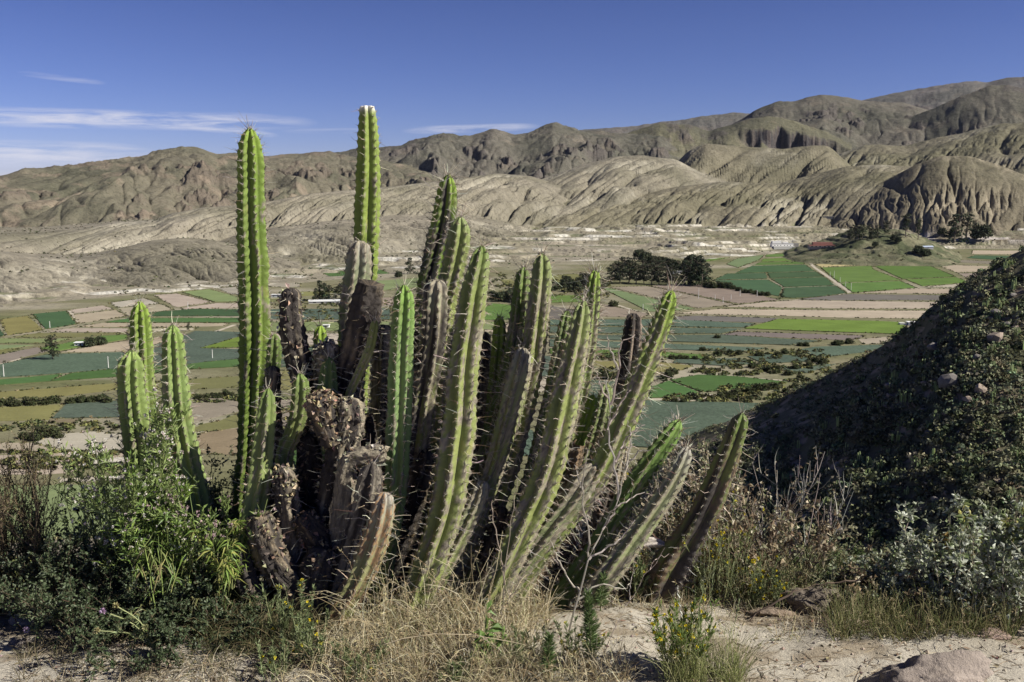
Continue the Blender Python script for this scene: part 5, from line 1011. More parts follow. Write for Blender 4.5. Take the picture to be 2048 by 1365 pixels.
stalks([[(1130, 1300), (1155, 1200), (1178, 1120), (1205, 1060), (1235, 1000), (1250, 940)], [(1178, 1120), (1172, 1050), (1165, 980), (1176, 900)], [(1205, 1060), (1240, 1010), (1290, 985)], [(1235, 1000), (1228, 930), (1215, 860), (1222, 810), (1212, 760)],
        [(1222, 810), (1200, 770), (1192, 745)], [(1215, 860), (1245, 800), (1262, 780)], [(1228, 930), (1252, 880), (1290, 850)], [(1222, 810), (1236, 740), (1240, 690), (1270, 670)], [(1236, 740), (1220, 700), (1214, 668)], [(1165, 980), (1148, 930)], [(1250, 940), (1262, 880), (1255, 840)],
        [(1178, 1120), (1230, 1085), (1270, 1040)], [(1250, 940), (1275, 905), (1300, 900)], [(1155, 1200), (1200, 1170), (1245, 1178), (1262, 1165)], [(1160, 1190), (1120, 1130), (1100, 1080)]],
       'bare_sapling', 'bare grey branching twig in front of the right columns', 'dead twig', .0042, GREY, 402, 3.45)
stalks([[(1008, 1300), (1006, 1220), (1014, 1120), (1026, 1020), (1035, 960)], [(1010, 1170), (1000, 1100), (986, 1040), (985, 1000)], [(1006, 1220), (1030, 1180), (1042, 1150)], [(1014, 1120), (1040, 1080), (1052, 1040)]],
       'dead_stalk', 'thin grey-brown dead stalk crossing the thick leaning column', 'dead twig', .0026, (.28, .23, .18), 403, 3.4)
stalks([[(1190, 1365), (1215, 1290), (1260, 1200), (1300, 1140), (1330, 1095)], [(1260, 1200), (1262, 1160), (1275, 1130)], [(1300, 1140), (1312, 1120), (1340, 1108)]],
       'dead_stalk', 'thin pale stalk slanting over the sandy path', 'dead twig', .0016, (.48, .43, .36), 404, 3.2)
stalks([[(1362, 1262), (1360, 1230), (1357, 1190), (1356, 1172)], [(1362, 1262), (1378, 1235), (1390, 1222)]], 'dead_stalk', 'short chalk-white dead stick standing behind the yellow clump', 'dead twig', .004, (.72, .68, .60), 405, 3.6)
stalks([[(700, 1330), (780, 1285), (880, 1268), (960, 1272), (1050, 1290)], [(960, 1272), (1000, 1300)]], 'fallen_stalk', 'long curved straw stalk lying across the dry grass', 'dead twig', .0024, (.46, .40, .28), 406, 3.12)
stalks([[(345, 1345), (420, 1330), (480, 1320), (560, 1330)], [(420, 1330), (410, 1312), (372, 1308)], [(350, 1325), (330, 1320)]], 'fallen_twig', 'pale fallen twig on the shaded ground at bottom left', 'dead twig', .0028, (.32, .27, .18), 407, 3.13)
stalks([[(1590, 1180), (1520, 1225), (1470, 1262), (1440, 1290)], [(1720, 1160), (1650, 1168), (1560, 1188)], [(1520, 1225), (1480, 1220)]], 'fallen_twig', 'dark fallen branch lying between the yellow herbs and the rock mound', 'dead twig', .004, (.16, .12, .09), 408, 3.75)
# brown-leaved shrubs and bare grey branches on the right
BR = [(.28, .20, .12), (.38, .30, .19), (.20, .14, .085), (.46, .40, .27), (.26, .25, .14)]
plant('withered_shrub', 'withered shrub with crisp brown leaves right of the leaning separate column', 'shrub', gpt(1510, Y=4.25) + np.array([0, 0, -.08]), .58, .40, 26, (8, .30), (2.4, .12), dict(n=1300, L=.028, W=.018, cols=BR, along=.1, lift=-.3, droop=.3, fold=.5), None, (.24, .19, .14), .0034, 501, .2, .14, (.02, 0), .14)
plant('withered_shrub', 'pale dry shrub with curled cream leaves behind the dusty and rightmost columns', 'shrub', gpt(1400, Y=4.35), .60, .30, 22, (8, .28), (2.4, .12), dict(n=1900, L=.024, W=.014, cols=[(.40, .35, .24), (.30, .24, .14), (.24, .26, .13), (.5, .45, .33)], along=.3, lift=0, droop=.2, fold=.4), dict(n=26, r=.010, cols=YEL), (.30, .25, .18), .003, 502, .25, .13, (0, 0), .14)
plant('bare_shrub', 'leafless shrub of pale grey branches spreading against the shaded hillside', 'shrub', gpt(1545, Y=4.4), .64, .60, 13, (4, .40), (1.6, .16), dict(n=160, L=.02, W=.010, cols=BR, along=.3), None, (.36, .33, .29), .0036, 503, .35, .10, (.18, 0), .12)
plant('dry_herb', 'tangle of thin dry and olive stems between the withered shrub and the rock mound', 'shrub', gpt(1610, Y=4.1), .26, .5, 60, (6, .36), (1.5, .14), dict(n=2600, L=.022, W=.005, cols=[(.20, .21, .09), (.34, .29, .16), (.13, .15, .06)], along=.8), None, (.28, .25, .15), .002, 504, .2, .14, rad=.26)
plant('dry_herb', 'dense tangle of dry stems and leaves behind the woody cactus foot', 'shrub', gpt(1400, Y=4.2), .30, .45, 70, (6, .34), (1.5, .12), dict(n=3400, L=.024, W=.006, cols=[(.22, .20, .09), (.36, .29, .16), (.15, .17, .07), (.26, .18, .10)], along=.6), None, (.26, .21, .13), .002, 505, .2, .14, rad=.24)
plant('dry_herb', 'grey dried flower heads under the low leaning column', 'shrub', gpt(1150, Y=4.0), .20, .6, 40, (5, .4), (1.5, .16), dict(n=1300, L=.014, W=.008, cols=[(.25, .21, .17), (.36, .32, .25), (.12, .13, .07)], along=.3), dict(n=140, r=.009, cols=[(.30, .24, .20), (.40, .35, .28)]), (.24, .20, .15), .002, 506, .15, .15, rad=.22)
# silver bushes
plant('silver_bush', 'big silvery green bush with felted leaves at the right edge', 'bush', gpt(2030, Y=3.8), .47, .42, 60, (8, .32), (2.6, .13), dict(n=6500, L=.030, W=.015, cols=SILV, along=.5, lift=.2), None, (.30, .27, .20), .0036, 601, .22, .12, (.02, 0), .22)
plant('silver_bush', 'silvery bush left of the big one, above the lower right boulder', 'bush', gpt(1850, Y=4.0), .20, .45, 44, (8, .32), (2.6, .13), dict(n=5200, L=.026, W=.013, cols=SILV, along=.5, lift=.2), None, (.28, .25, .19), .0034, 602, .22, .12, (0, 0), .20)
plant('leafy_branch', 'tall shoot with larger yellow-green leaves rising at the far right edge', 'bush', gpt(2085, Y=3.8), .62, .16, 8, (7, .24), (1.5, .08), dict(n=800, L=.046, W=.022, cols=[(.24, .29, .12), (.33, .36, .18), (.17, .22, .08), (.45, .42, .12)], along=.4), None, (.26, .22, .14), .004, 603, .2, .08, (-.10, 0), .1)
plant('leafy_branch', 'sparse twig with scattered bright leaves between the two silvery bushes', 'bush', gpt(1925, Y=3.9), .30, .35, 6, (5, .28), (1., .1), dict(n=240, L=.038, W=.018, cols=[(.28, .32, .12), (.42, .38, .10), (.36, .24, .08)], along=.3), None, (.26, .20, .14), .0028, 604, .2, .14, (-.12, 0), .08)
plant('grey_weed', 'sprawling grey-green weed with curled pods right of the rock mound', 'weed', gpt(1735, Y=3.95), .17, .55, 34, (6, .36), (2, .16), dict(n=2200, L=.026, W=.012, cols=[(.22, .25, .15), (.32, .33, .22), (.14, .17, .08)], along=.4), None, (.34, .32, .22), .0026, 605, .1, .2, (0, 0), .18)
plant('dry_herb', 'brown dead leaves and twigs under the left silvery bush', 'shrub', gpt(1810, Y=3.9), .19, .6, 34, (5, .4), (1.5, .16), dict(n=1500, L=.024, W=.016, cols=BR+[(.14, .10, .07)], along=.2, fold=.5), None, (.20, .15, .10), .0024, 606, .1, .2, rad=.2)
plant('dark_bush', 'small dark green bush below the edge between rock mound and silvery bushes', 'bush', gpt(1700, Y=4.3), .18, .5, 40, (8, .34), (2.5, .14), dict(n=5200, L=.022, W=.007, cols=[(.07, .11, .03), (.11, .16, .05), (.05, .075, .025)], along=.6), None, (.12, .10, .06), .0028, 607, .25, .12, rad=.2)
# stones
def stone(px, py, Y, size, label, seed, elong, col=(.36, .29, .23), sub=4, flat=.6, rz=0., sink=.25, name='stone', crack=.14):
    o = rock_mesh(name, None, size, seed, flat, col, sub, crack, None, elong); p = gpt(px, Y=Y); o.location = p + np.array([0, 0, size*flat*(.5-sink)]); o.rotation_euler = (0, 0, rz)
    return tag(o, label, 'rock')
stone(1885, 0, 3.02, .23, 'grey-brown boulder at the bottom right corner of the path', 11, (1.15, .7, 1.0), (.30, .25, .21), 5, .62, .2, .18, 'boulder', .2)
stone(1640, 0, 3.85, .13, 'weathered brown rock mound at the far edge of the path', 12, (1.25, .8, 1.), (.17, .14, .11), 5, .6, -.2, .22, 'boulder', .25)
stone(1560, 0, 3.80, .07, 'low flat brown rock beside the weathered rock mound', 13, (1.6, .8, .6), (.26, .20, .15), 4, .6, .1, .2)
stone(30, 0, 3.85, .05, 'smooth grey stone at the lower left edge', 14, (1.5, .9, 1.), (.40, .35, .29), 4, .7, 0, .15)
stone(1730, 0, 3.62, .05, 'brown stone half buried below the weathered rock mound', 15, (1.6, .9, 1.), (.34, .26, .2), 4, .6, .3, .2)
stone(1780, 0, 3.85, .045, 'reddish stone under the brown dead leaves', 16, (1.5, .9, 1.), (.34, .24, .19), 4, .6, .3, .2)
stone(2010, 0, 3.5, .05, 'flat reddish stone in front of the big silvery bush', 17, (2.0, .9, .6), (.34, .25, .2), 4, .6, .1, .2)
stone(15, 0, 3.55, .035, 'small dark stone in the shade at the far lower left', 18, (1.4, .9, 1.), (.22, .19, .17), 3, .6, .1, .1)
def weathered_log():
    r = np.random.default_rng(9); q = np.array([P(1235, 1112, 3.9), P(1262, 1092, 3.9), P(1300, 1084, 3.92), P(1330, 1090, 3.95)]); c = catmull(q, 24); root_rad = np.interp(np.linspace(0, 1, 24), [0, .3, .8, 1], [.018, .026, .018, .008])
    ns = 16; th = np.arange(ns)*2*np.pi/ns; T = norm(np.gradient(c, axis=0)); a = norm(np.cross(T, [0, 0, 1.])); b = np.cross(T, a); TH, S = np.meshgrid(th, np.arange(24)); rr = root_rad[:, None]*(1+.22*np.sin(TH*5+S*.05)+.2*fbm(TH*2, S*.15, 3, 930))
    V = c[:, None]+rr[..., None]*(a[:, None]*np.cos(TH)[..., None]+b[:, None]*np.sin(TH)[..., None]); i = np.arange(24*ns).reshape(24, ns); n = np.roll(i, -1, 1); f = np.stack([i[:-1], n[:-1], n[1:], i[1:]], -1).reshape(-1, 4)
    col = np.array((.44, .39, .34))*(1+.35*np.sin(TH*5+1.)*1)[..., None]*np.ones(3); tag(mesh_from('dead_log', V.reshape(-1, 3), [f], col.reshape(-1, 3), M_CORK), 'bleached grey piece of dead wood under the right leaning columns', 'dead wood')
weathered_log()
# litter: twigs, straw bits and pebbles over the sand
def litter():
    r = np.random.default_rng(71); mb = MB(); n = 5200; px = r.uniform(0, 2060, n); Y = r.uniform(2.95, 4.2, n); X = (px-1024)/F*Y*1.03; k = (fbm(X*2, Y*3, 3, 940) + .25*r.normal(size=n)*.5 > -.05); X, Y = X[k], Y[k]; n = len(X)
    p = np.stack([X, Y, gz(X, Y)+.002], 1); a = r.normal(0, 1., n); d = np.c_[np.cos(a), np.sin(a), r.normal(0, .12, n)]; A0 = curve(p, d, r.uniform(.01, .09, n)**1.1, 4, r, .15)
    A0[..., 2] = np.maximum(A0[..., 2], gz(A0[..., 0], A0[..., 1])+.0015); c = np.array([(.46, .38, .25), (.30, .22, .14), (.16, .11, .07), (.52, .46, .36)])[r.integers(0, 4, n)]
    tubes(mb, A0, np.full((n, 4), .0011), c*(1+r.normal(0, .15, (n, 1))), 3)
    n = 900; X = r.uniform(-2, 2.3, n); Y = r.uniform(2.95, 4.1, n); leaves(mb, np.stack([X, Y, gz(X, Y)+.004], 1), np.c_[r.normal(size=(n, 2)), r.normal(0, .2, n)], r.uniform(.008, .03, n), r.uniform(.005, .014, n), jit((.26, .19, .12), n, .3, r), .3, r)
    tag(mb.build('ground_litter', M_GRASS), kind='stuff', label='bits of straw, twigs and dead leaves scattered on the sand', cat='litter')
    mb = MB(); n = 1500; X = r.uniform(-2.2, 2.4, n); Y = r.uniform(2.95, 4.3, n); s = r.uniform(.002, .009, n)**1.0; p = np.stack([X, Y, gz(X, Y)+s*.3], 1)
    o = np.array([[1, 0, 0], [0, 1, 0], [-1, 0, 0], [0, -1, 0], [0, 0, .7], [0, 0, -.7]]); V = p[:, None] + o*s[:, None, None]*r.uniform(.7, 1.3, (n, 6, 1)); t = np.array([[0, 1, 4], [1, 2, 4], [2, 3, 4], [3, 0, 4], [1, 0, 5], [2, 1, 5], [3, 2, 5], [0, 3, 5]])
    f = (np.arange(n)[:, None, None]*6+t).reshape(-1, 3); mb.add(V, np.repeat(jit((.36, .30, .24), n, .25, r)[:, None], 6, 1).reshape(-1, 3), f)
    tag(mb.build('pebbles', M_ROCK), kind='stuff', label='small pebbles strewn over the sandy path', cat='gravel')
litter()
# ------------------------------------------------------------ trees, houses and poles in the valley
def tree_proto(name, h, wd, kind, seed, col):
    r = np.random.default_rng(seed); root = empty(name, (0, 0, 0)); mb = MB()
    tr = curve(np.zeros((1, 3)), np.array([[r.normal(0, .05), 0, 1.]]), np.array([h*(.85 if kind != 'round' else .6)]), 8, r, .04, .1)
    tubes(mb, tr, np.linspace(1, .3, 8)[None]*h*.022, np.array([[.16, .13, .10]]), 6); nb = 14
    p, t, i, u = sample_on(tr, nb, r, .3, .95); a = r.uniform(0, 6.28, nb); br = curve(p, np.c_[np.cos(a), np.sin(a), .5+0*a], wd*r.uniform(.4, .9, nb), 4, r, .15, .1); tubes(mb, br, np.linspace(1, .4, 4)[None]*h*.008, np.tile((.15, .12, .09), (nb, 1)), 4)
    mb.build('trunk', M_STEM, root)
    m = MB(); nc = 30; u = r.uniform(0, 1, nc)
    if kind == 'tall': z = h*(.18+.80*u); rr = wd*.5*np.sin(np.pi*np.clip(u*.85+.12, 0, 1))**.7
    elif kind == 'cone': z = h*(.10+.88*u); rr = wd*.55*(1.05-u)
    elif kind == 'thin': z = h*(.30+.66*u); rr = wd*.38*(.5+.5*np.sin(u*9)**2)
    else: z = h*(.15+.75*u); rr = wd*.5*np.sqrt(np.clip(1-(2*u-1)**2, .1, 1))
    a = r.uniform(0, 6.28, nc); q = r.uniform(.2, 1, nc)**.5; c = np.c_[np.cos(a)*rr*q, np.sin(a)*rr*q, z-wd*.1]
    leafblob(m, c, wd*r.uniform(.14, .26, nc), jit(col, nc, .25, r), 26, .30, 1., r)
    if kind == 'round': leafblob(m, c*np.array([1, 1, .55]), wd*r.uniform(.2, .3, nc), jit(col, nc, .25, r), 20, .3, 1., r)
    m.build('crown', M_TREE, root)
    return root
def put(proto, used, p, s, rz, label, cat, group):
    if not used[0]: o = proto; used[0] = True
    else:
        o = proto.copy(); SC.collection.objects.link(o)
        for c in proto.children_recursive if False else [c for c in bpy.data.objects if c.parent == proto]:
            d = c.copy(); SC.collection.objects.link(d); d.parent = o
    o.location = p; o.scale = s; o.rotation_euler = (0, 0, rz); tag(o, label, cat, group)
    return o
PT = {k: (tree_proto(*a), [False]) for k, a in dict(tall=('tree', 10, 5, 'tall', 1, (.045, .055, .03)), cone=('conifer_tree', 10, 5, 'cone', 2, (.04, .055, .028)), thin=('eucalyptus_tree', 10, 4, 'thin', 3, (.055, .065, .035)), round=('round_tree', 10, 10, 'round', 4, (.05, .062, .03)), bush=('bush', 2, 2.6, 'round', 5, (.055, .065, .028))).items()}
rt = np.random.default_rng(91)
def tree(kind, px, py_base, hpx, label, group, wide=1., cat='tree'):
    p = drop(px, py_base); pr, us = PT[kind]; d = math.hypot(p[0], p[1]); H = hpx/F*d; hh = 2 if kind == 'bush' else 10
    put(pr, us, p - np.array([0, 0, .3]), (H/hh*wide*rt.uniform(.85, 1.15), H/hh*wide, H/hh), rt.uniform(0, 6.28), label, cat, group)
# big grove in the middle distance
for px, py, h in [(1222, 566, 36), (1240, 568, 44), (1258, 566, 46), (1272, 569, 42), (1288, 568, 40), (1303, 570, 44), (1318, 570, 38), (1335, 571, 34), (1262, 560, 46), (1290, 560, 42), (1246, 558, 44), (1322, 560, 40), (1345, 566, 36), (1232, 562, 40), (1310, 558, 40), (1352, 572, 28)]:
    tree('tall', px, py, h, 'dark tree in the left part of the big valley grove', 'dark trees of the big valley grove, left part', 1.25)
for px, py, h in [(1368, 572, 50), (1378, 570, 58), (1392, 572, 56), (1404, 573, 54), (1414, 572, 44), (1384, 562, 52), (1398, 562, 50), (1372, 562, 46)]:
    tree('cone', px, py, h, 'dark pointed tree in the right part of the big valley grove', 'pointed trees of the big valley grove, right part', 1.2)
for px, py, h in [(1278, 518, 20), (1290, 524, 22), (1302, 528, 18), (1325, 534, 22), (1340, 538, 22), (1352, 540, 20), (1316, 530, 18), (1362, 545, 18)]:
    tree('round', px, py, h, 'small tree in the row climbing away behind the big grove', 'tree row climbing behind the big grove', 1.0)
for px, py, h in [(1140, 575, 18), (1160, 577, 22), (1178, 578, 22), (1190, 572, 24), (1205, 575, 20), (1125, 577, 14), (1108, 582, 20), (1092, 586, 24), (1150, 584, 24), (1170, 570, 26), (1196, 582, 24), (1132, 570, 20)]:
    tree('round', px, py, h, 'small tree in front of the grove at its left end', 'small trees left of the big grove')
for px, py, h, k in [(632, 603, 26, 'cone'), (640, 602, 40, 'cone'), (650, 603, 36, 'cone'), (660, 603, 32, 'tall'), (672, 600, 26, 'tall'), (682, 600, 34, 'tall'), (690, 598, 36, 'tall')]:
    tree(k, px, py, h, 'dark tree in the small cluster left of the centre cacti', 'tree cluster between the cactus columns', 1.2)
tree('cone', 820, 548, 32, 'lone pointed tree on the pale terraces between the centre columns', None, 1.5); tree('round', 797, 556, 14, 'low round tree left of the lone pointed tree', None)
tree('tall', 688, 645, 22, 'small tree in front of the white greenhouse roof', None)
for px, py, h in [(985, 600, 20), (1000, 604, 22), (1015, 603, 24), (1035, 605, 26), (1050, 606, 20), (970, 602, 16), (1024, 598, 20), (1060, 602, 18)]:
    tree('round', px, py, h, 'tree in the dark clump behind the leaning column pair', 'dark tree clump behind the column pair')
# knoll on the right and tall trees beyond
for px, py, h in [(1706, 478, 26), (1716, 482, 28), (1724, 480, 30), (1738, 476, 24), (1745, 480, 22), (1755, 476, 24), (1772, 470, 26), (1700, 486, 20)]:
    tree('tall', px, py, h, 'dark tree on the terraced knoll', 'dark trees on the terraced knoll', 1.2)
tree('thin', 1811, 478, 44, 'tall thin tree, left one of two before the white scarp', None, 1.1); tree('thin', 1836, 480, 40, 'tall thin tree, right one of two before the white scarp', None, .9)
tree('cone', 1908, 488, 52, 'big ragged dark tree at the right end of the valley', None, 1.3); tree('thin', 1932, 482, 50, 'slender ragged tree beside the big ragged dark tree', None, 1.3); tree('round', 1962, 480, 30, 'spreading round tree at the right end of the valley', None, 1.0)
for px, py, h in [(1796, 485, 12), (1788, 482, 12), (1884, 470, 14), (1905, 470, 12), (1750, 497, 10), (1836, 510, 16), (1848, 512, 14), (1856, 512, 12)]:
    tree('round', px, py, h, 'low dark tree around the foot of the knoll', 'low trees around the knoll')
# trees and bushes on the left
tree('tall', 106, 722, 48, 'solitary leaning grey-green tree in the dark crop field', None, 1.1); tree('round', 180, 696, 20, 'left one of two round bushes beside the white shed', None, .9); tree('round', 199, 691, 18, 'right one of two round bushes beside the white shed', None, 1.1)
tree('tall', 377, 664, 18, 'small bare-looking tree right of the lone bending column top', None, .8)
for i, px in enumerate([3, 24, 33, 53, 64, 86, 98, 109, 140, 150, 163, 181, 186, 203, 214]):
    tree('bush', px, 812-i*.5 + (i % 3), [14, 16, 13][i % 3], 'round dark bush in the row between olive and brown strips, left', 'bush row at the left edge', 1.0, 'bush')
for px, py in [(1415, 575), (1425, 577), (1437, 576), (1448, 577), (1456, 578), (1478, 583), (1490, 587), (1500, 588), (1512, 590), (1524, 592), (1535, 593), (1466, 580)]:
    tree('bush', px, py, 13 if px < 1460 else 9, 'dark bush along the edge of the plowed and the dark green fields', 'bushes along the dark green fields', 1.1, 'bush')
tree('cone', 1564, 599, 20, 'small pointed tree at the corner of the dark green fields', None, 1.0); tree('bush', 1227, 614, 13, 'single round bush at the tip of the pale green field', None, 1., 'bush')
for px, py, h in [(1434, 675, 8), (1672, 688, 10), (1680, 686, 8), (1698, 686, 10), (1612, 690, 8), (1600, 690, 7), (1405, 700, 8), (1436, 708, 9), (1460, 706, 9), (1478, 708, 9), (1505, 735, 10), (1536, 740, 11), (1552, 740, 9), (1590, 736, 10), (1616, 732, 10), (1345, 716, 9), (1360, 718, 9), (1372, 718, 8), (1390, 718, 8), (1412, 718, 8), (1570, 705, 8), (1555, 710, 9), (1520, 712, 9), (1630, 722, 9), (1645, 726, 10), (1335, 752, 14), (1325, 760, 12), (1345, 748, 12), (1455, 792, 10), (1470, 788, 11), (1495, 785, 12), (1515, 780, 12), (1530, 778, 12), (1548, 776, 12), (1440, 796, 9), (1350, 802, 9), (1366, 804, 8), (1500, 797, 8), (1572, 786, 10), (1590, 776, 9), (1700, 738, 8), (1575, 748, 10), (1600, 758, 9)]:
    tree('bush', px, py+3, h*1.15, 'rounded green bush in the broken ground between the blue-green plots', 'bushes between the blue-green plots on the right', 1.15, 'bush')
for px, py, h in [(82, 870, 20), (92, 874, 22), (104, 872, 18), (70, 880, 16), (50, 876, 14), (118, 876, 12), (398, 797, 11), (412, 795, 10), (435, 796, 12), (450, 792, 13), (462, 794, 12), (1205, 755, 16), (1218, 757, 14), (1190, 756, 14), (1170, 756, 12), (142, 962, 9), (160, 957, 7)]:
    tree('bush', px, py+3, h, 'round dark bush in the scrub strips behind the left columns' if px < 1000 else 'round dark bush behind the bristly leaning columns', 'bushes in the left scrub strips' if px < 1000 else 'bushes behind the right columns', 1.15, 'bush')
# houses
def box(mb, x0, x1, y0, y1, z0, z1, c):
    V = np.array([[x, y, z] for z in (z0, z1) for y in (y0, y1) for x in (x0, x1)]); f = np.array([[0, 2, 3, 1], [4, 5, 7, 6], [0, 1, 5, 4], [2, 6, 7, 3], [0, 4, 6, 2], [1, 3, 7, 5]]); mb.add(V, np.array(c, float), f)
def part(name, root, boxes, c, label=None):
    mb = MB(); [box(mb, *b, c) for b in boxes]; o = mb.build(name, M_PAINT, root, rel=(0, 0, 0)); 
    if label: o['label'] = label
    return o
def house(px, py, label, w_, d_, h_, wall, roof, rz=0., name='house', blocks=(), windows=(), door=None, pitched=False, cat='house', over=.6):
    p = drop(px, py); root = empty(name, p, label, cat); root.rotation_euler = (0, 0, rz)
    part('wall', root, [(-w_/2, w_/2, 0, d_, -3, h_)], wall)
    if pitched:
        mb = MB(); V = np.array([[-w_/2-over, -over, h_], [w_/2+over, -over, h_], [w_/2+over, d_+over, h_], [-w_/2-over, d_+over, h_], [-w_/2-over, d_/2, h_+d_*.28], [w_/2+over, d_/2, h_+d_*.28]]); V = np.vstack([V, V[:4]-[0, 0, .25]]); mb.add(V, np.array(roof), np.array([[0, 1, 5, 4], [2, 3, 4, 5], [6, 9, 8, 7], [6, 7, 1, 0], [8, 9, 3, 2]]), np.array([[1, 2, 5], [3, 0, 4]])); mb.build('roof', M_PAINT, root, rel=(0, 0, 0))
    else: part('roof', root, [(-w_/2-over, w_/2+over, -over, d_+over, h_+.003, h_+.35)], roof)
    for b in blocks: part('annex', root, [b[:6]], b[6])
    for x, z, ww, hh in windows: part('window', root, [(x-ww/2, x+ww/2, -.06, .1, z, z+hh)], (.04, .045, .05))
    if door is not None: part('door', root, [(door-.6, door+.6, -.05, .1, 0, 2.1)], (.10, .07, .05))
    return root
WH = (.78, .76, .72)
house(1565, 500, 'white flat-roofed farmhouse with stepped blocks at the head of the green fields', 44, 12, 7.5, WH, (.62, .60, .57), .05, blocks=[(-20, -2, 3, 12, 7.9, 12, (.70, .69, .66)), (-20, 22, -7, -.05, -4, 2.2, (.55, .54, .50)), (22.1, 34, 3, 11, -3, 7.5, (.25, .235, .22)), (2, 12, 2, 9, 7.9, 10.2, (.74, .72, .69))], windows=[(-16, 3, 2, 1.4), (-10, 3, 2, 1.4), (-4, 3, 2, 1.4), (4, 3, 2, 1.4), (10, 3, 2, 1.4), (16, 3, 2, 1.4)], door=0)
house(1645, 497, 'long low building with red roof right of the white farmhouse', 46, 11, 4.5, (.36, .30, .27), (.30, .13, .10), -.03, blocks=[(-16, 18, 3, 12, 5, 9.5, (.30, .15, .12)), (-24, 24, -3, -.7, 3.6, 4, (.50, .22, .18))], windows=[(-18, 1.2, 3, 1.6), (-11, 1.2, 3, 1.6), (-4, 1.2, 3, 1.6), (4, 1.2, 3, 1.6), (11, 1.2, 3, 1.6), (18, 1.2, 3, 1.6)], door=0)
house(1655, 430+12, 'dark shed with pale roof line on the slope above the red-roofed building', 34, 8, 4, (.10, .10, .11), (.35, .33, .30), 0, name='shed', cat='shed')
house(1828, 652, 'small white house at the foot of the shaded hillside', 10, 6, 2.8, WH, (.75, .73, .70), -.1, blocks=[(-12, -6, 1, 6, 0, 2, (.60, .58, .54))], windows=[(-2.5, 1, 1.6, 1), (1, 1, 1.6, 1)], door=3.5)
house(161, 693, 'white shed beside two round bushes in the left fields', 9, 5, 2.6, WH, (.78, .77, .74), .1, name='shed', door=0, windows=[(-3, 1, 1.2, .8)], cat='shed')
house(556, 596, 'white sheds in a row beside the tallest cactus column', 16, 6, 3, WH, (.75, .74, .72), 0, name='shed', windows=[(-5, 1, 1.5, 1), (3, 1, 1.5, 1)], door=0, cat='shed')
house(652, 608, 'long white greenhouse roof in front of the small tree cluster', 36, 6, 2.2, (.5, .48, .44), (.55, .55, .53), .15, name='greenhouse', cat='greenhouse', windows=[(-12, .6, 3, 1), (-4, .6, 3, 1), (4, .6, 3, 1), (12, .6, 3, 1)], pitched=True)
house(652, 658, 'tiny white hut near the small bright green tip', 5, 4, 2.6, WH, (.7, .68, .65), 0, name='hut', door=0, windows=[(-1.6, 1, .8, .7)], cat='hut')
house(1853, 498, 'bluish tin-roofed shed below the two tall thin trees', 26, 7, 2.6, (.30, .30, .31), (.36, .41, .50), .2, name='shed', pitched=True, door=3, cat='shed')
house(1355, 548, 'white house glimpsed among the trees of the big grove', 13, 6, 3.5, WH, (.68, .66, .62), 0, windows=[(-3, 1.2, 1.5, 1), (2, 1.2, 1.5, 1)], door=5)
house(218, 938, 'dark field shelter with a pale slanting roof edge behind the far left pair', 12, 6, 2, (.17, .15, .12), (.50, .46, .38), .3, name='field_shelter', cat='shelter')
for px, py, h in [(8, 757, 22), (217, 740, 22), (425, 719, 17), (100, 658, 13), (376, 618, 12), (1397, 598, 20), (1430, 600, 9), (1462, 600, 9), (1514, 594, 12), (1480, 593, 12), (1446, 608, 12), (1286, 622, 12), (1660, 556, 11), (1668, 558, 14), (1680, 567, 10), (1702, 582, 14), (1691, 575, 10)]:
    p = drop(px, py); d = math.hypot(p[0], p[1]); H = h/F*d*1.05; root = empty('utility_pole', p, 'slim pale pole standing in the valley fields', 'pole', 'utility poles in the valley fields'); mb = MB()
    tubes(mb, np.array([[[0, 0, 0], [0, 0, H]]]), np.array([[.32, .22]]), np.array([[.62, .60, .55]]), 6); mb.build('shaft', M_PAINT, root, rel=(0, 0, 0)); part('crossarm', root, [(-.8, .8, -.08, .08, H-.9, H-.75)], (.4, .37, .33))
for _k, (pr, us) in PT.items():
    if not us[0]: bpy.data.objects.remove(pr)

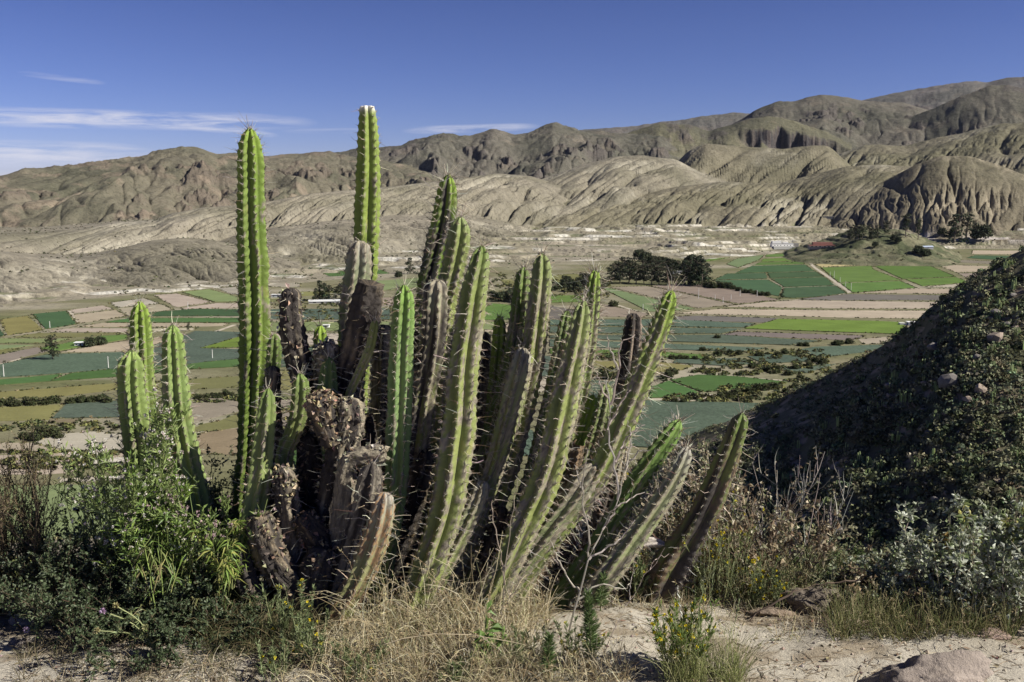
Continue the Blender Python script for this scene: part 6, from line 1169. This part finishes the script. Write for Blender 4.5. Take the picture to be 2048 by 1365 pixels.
ORD = ['first', 'second', 'third', 'fourth', 'fifth', 'sixth', 'seventh', 'eighth', 'ninth', 'tenth', 'eleventh', 'twelfth', 'thirteenth', 'fourteenth', 'fifteenth', 'sixteenth', 'seventeenth', 'eighteenth', 'nineteenth', 'twentieth']
def ordinal(group, fmt):
    L_ = [o for o in SC.objects if o.get('group') == group and o.parent is None]; L_.sort(key=lambda o: math.atan2(o.location[0], o.location[1]))
    for i, o in enumerate(L_): o['label'] = fmt % ORD[i] if i < 20 else o['label']
ordinal('dark trees of the big valley grove, left part', '%s rounded dark tree from the left in the big valley grove')
ordinal('pointed trees of the big valley grove, right part', '%s pointed dark tree from the left at the right end of the big grove')
ordinal('tree row climbing behind the big grove', '%s small tree from the left in the row climbing behind the big grove')
ordinal('small trees left of the big grove', '%s small tree from the left, in front of the grove at its left end')
ordinal('tree cluster between the cactus columns', '%s tree from the left in the small cluster behind the dead broken column')
ordinal('dark tree clump behind the column pair', '%s tree from the left in the dark clump behind the leaning column pair')
ordinal('dark trees on the terraced knoll', '%s dark tree from the left on top of the terraced knoll')
ordinal('low trees around the knoll', '%s low dark tree from the left around the foot of the terraced knoll')
ordinal('bush row at the left edge', '%s round dark bush from the left in the row between olive and brown strips')
ordinal('bushes along the dark green fields', '%s dark bush from the left along the lower edge of the dark green fields')
ordinal('bushes in the left scrub strips', '%s round dark bush from the left in the scrub strips behind the left columns')
ordinal('bushes behind the right columns', '%s round dark bush from the left behind the bristly leaning columns')
ordinal('utility poles in the valley fields', '%s slim pale pole from the left among the valley fields')
for o in SC.objects:
    if o.get('group') == 'bushes between the blue-green plots on the right':
        v = o.location; d = v.length
        o['label'] = 'rounded green bush in the broken ground, ' + ('beside the near bright green oval field' if d < 620 else ('between the middle blue-green plots' if d < 760 else ('above the narrow blue-green strips' if d < 860 else 'below the brown plots with pale stripes'))) + (', left side' if v[0]/v[1] < .24 else ', right side')

# ------------------------------------------------------------ thin valley air
def haze():
    mb = MB(); box(mb, -9500, 9500, -60, 12600, -135, 1900, (1, 1, 1)); o = mb.build('haze', None)
    m = bpy.data.materials.new('thin_air'); m.use_nodes = True; t = m.node_tree; t.nodes.remove(t.nodes['Principled BSDF']); v = t.nodes.new('ShaderNodeVolumePrincipled')
    v.inputs['Density'].default_value = 0.4e-5; v.inputs['Color'].default_value = (.70, .80, 1.0, 1); t.links.new(v.outputs[0], t.nodes['Material Output'].inputs['Volume']); o.data.materials.append(m); tag(o, kind='stuff', label='thin pale air over the whole valley', cat='haze')
haze()
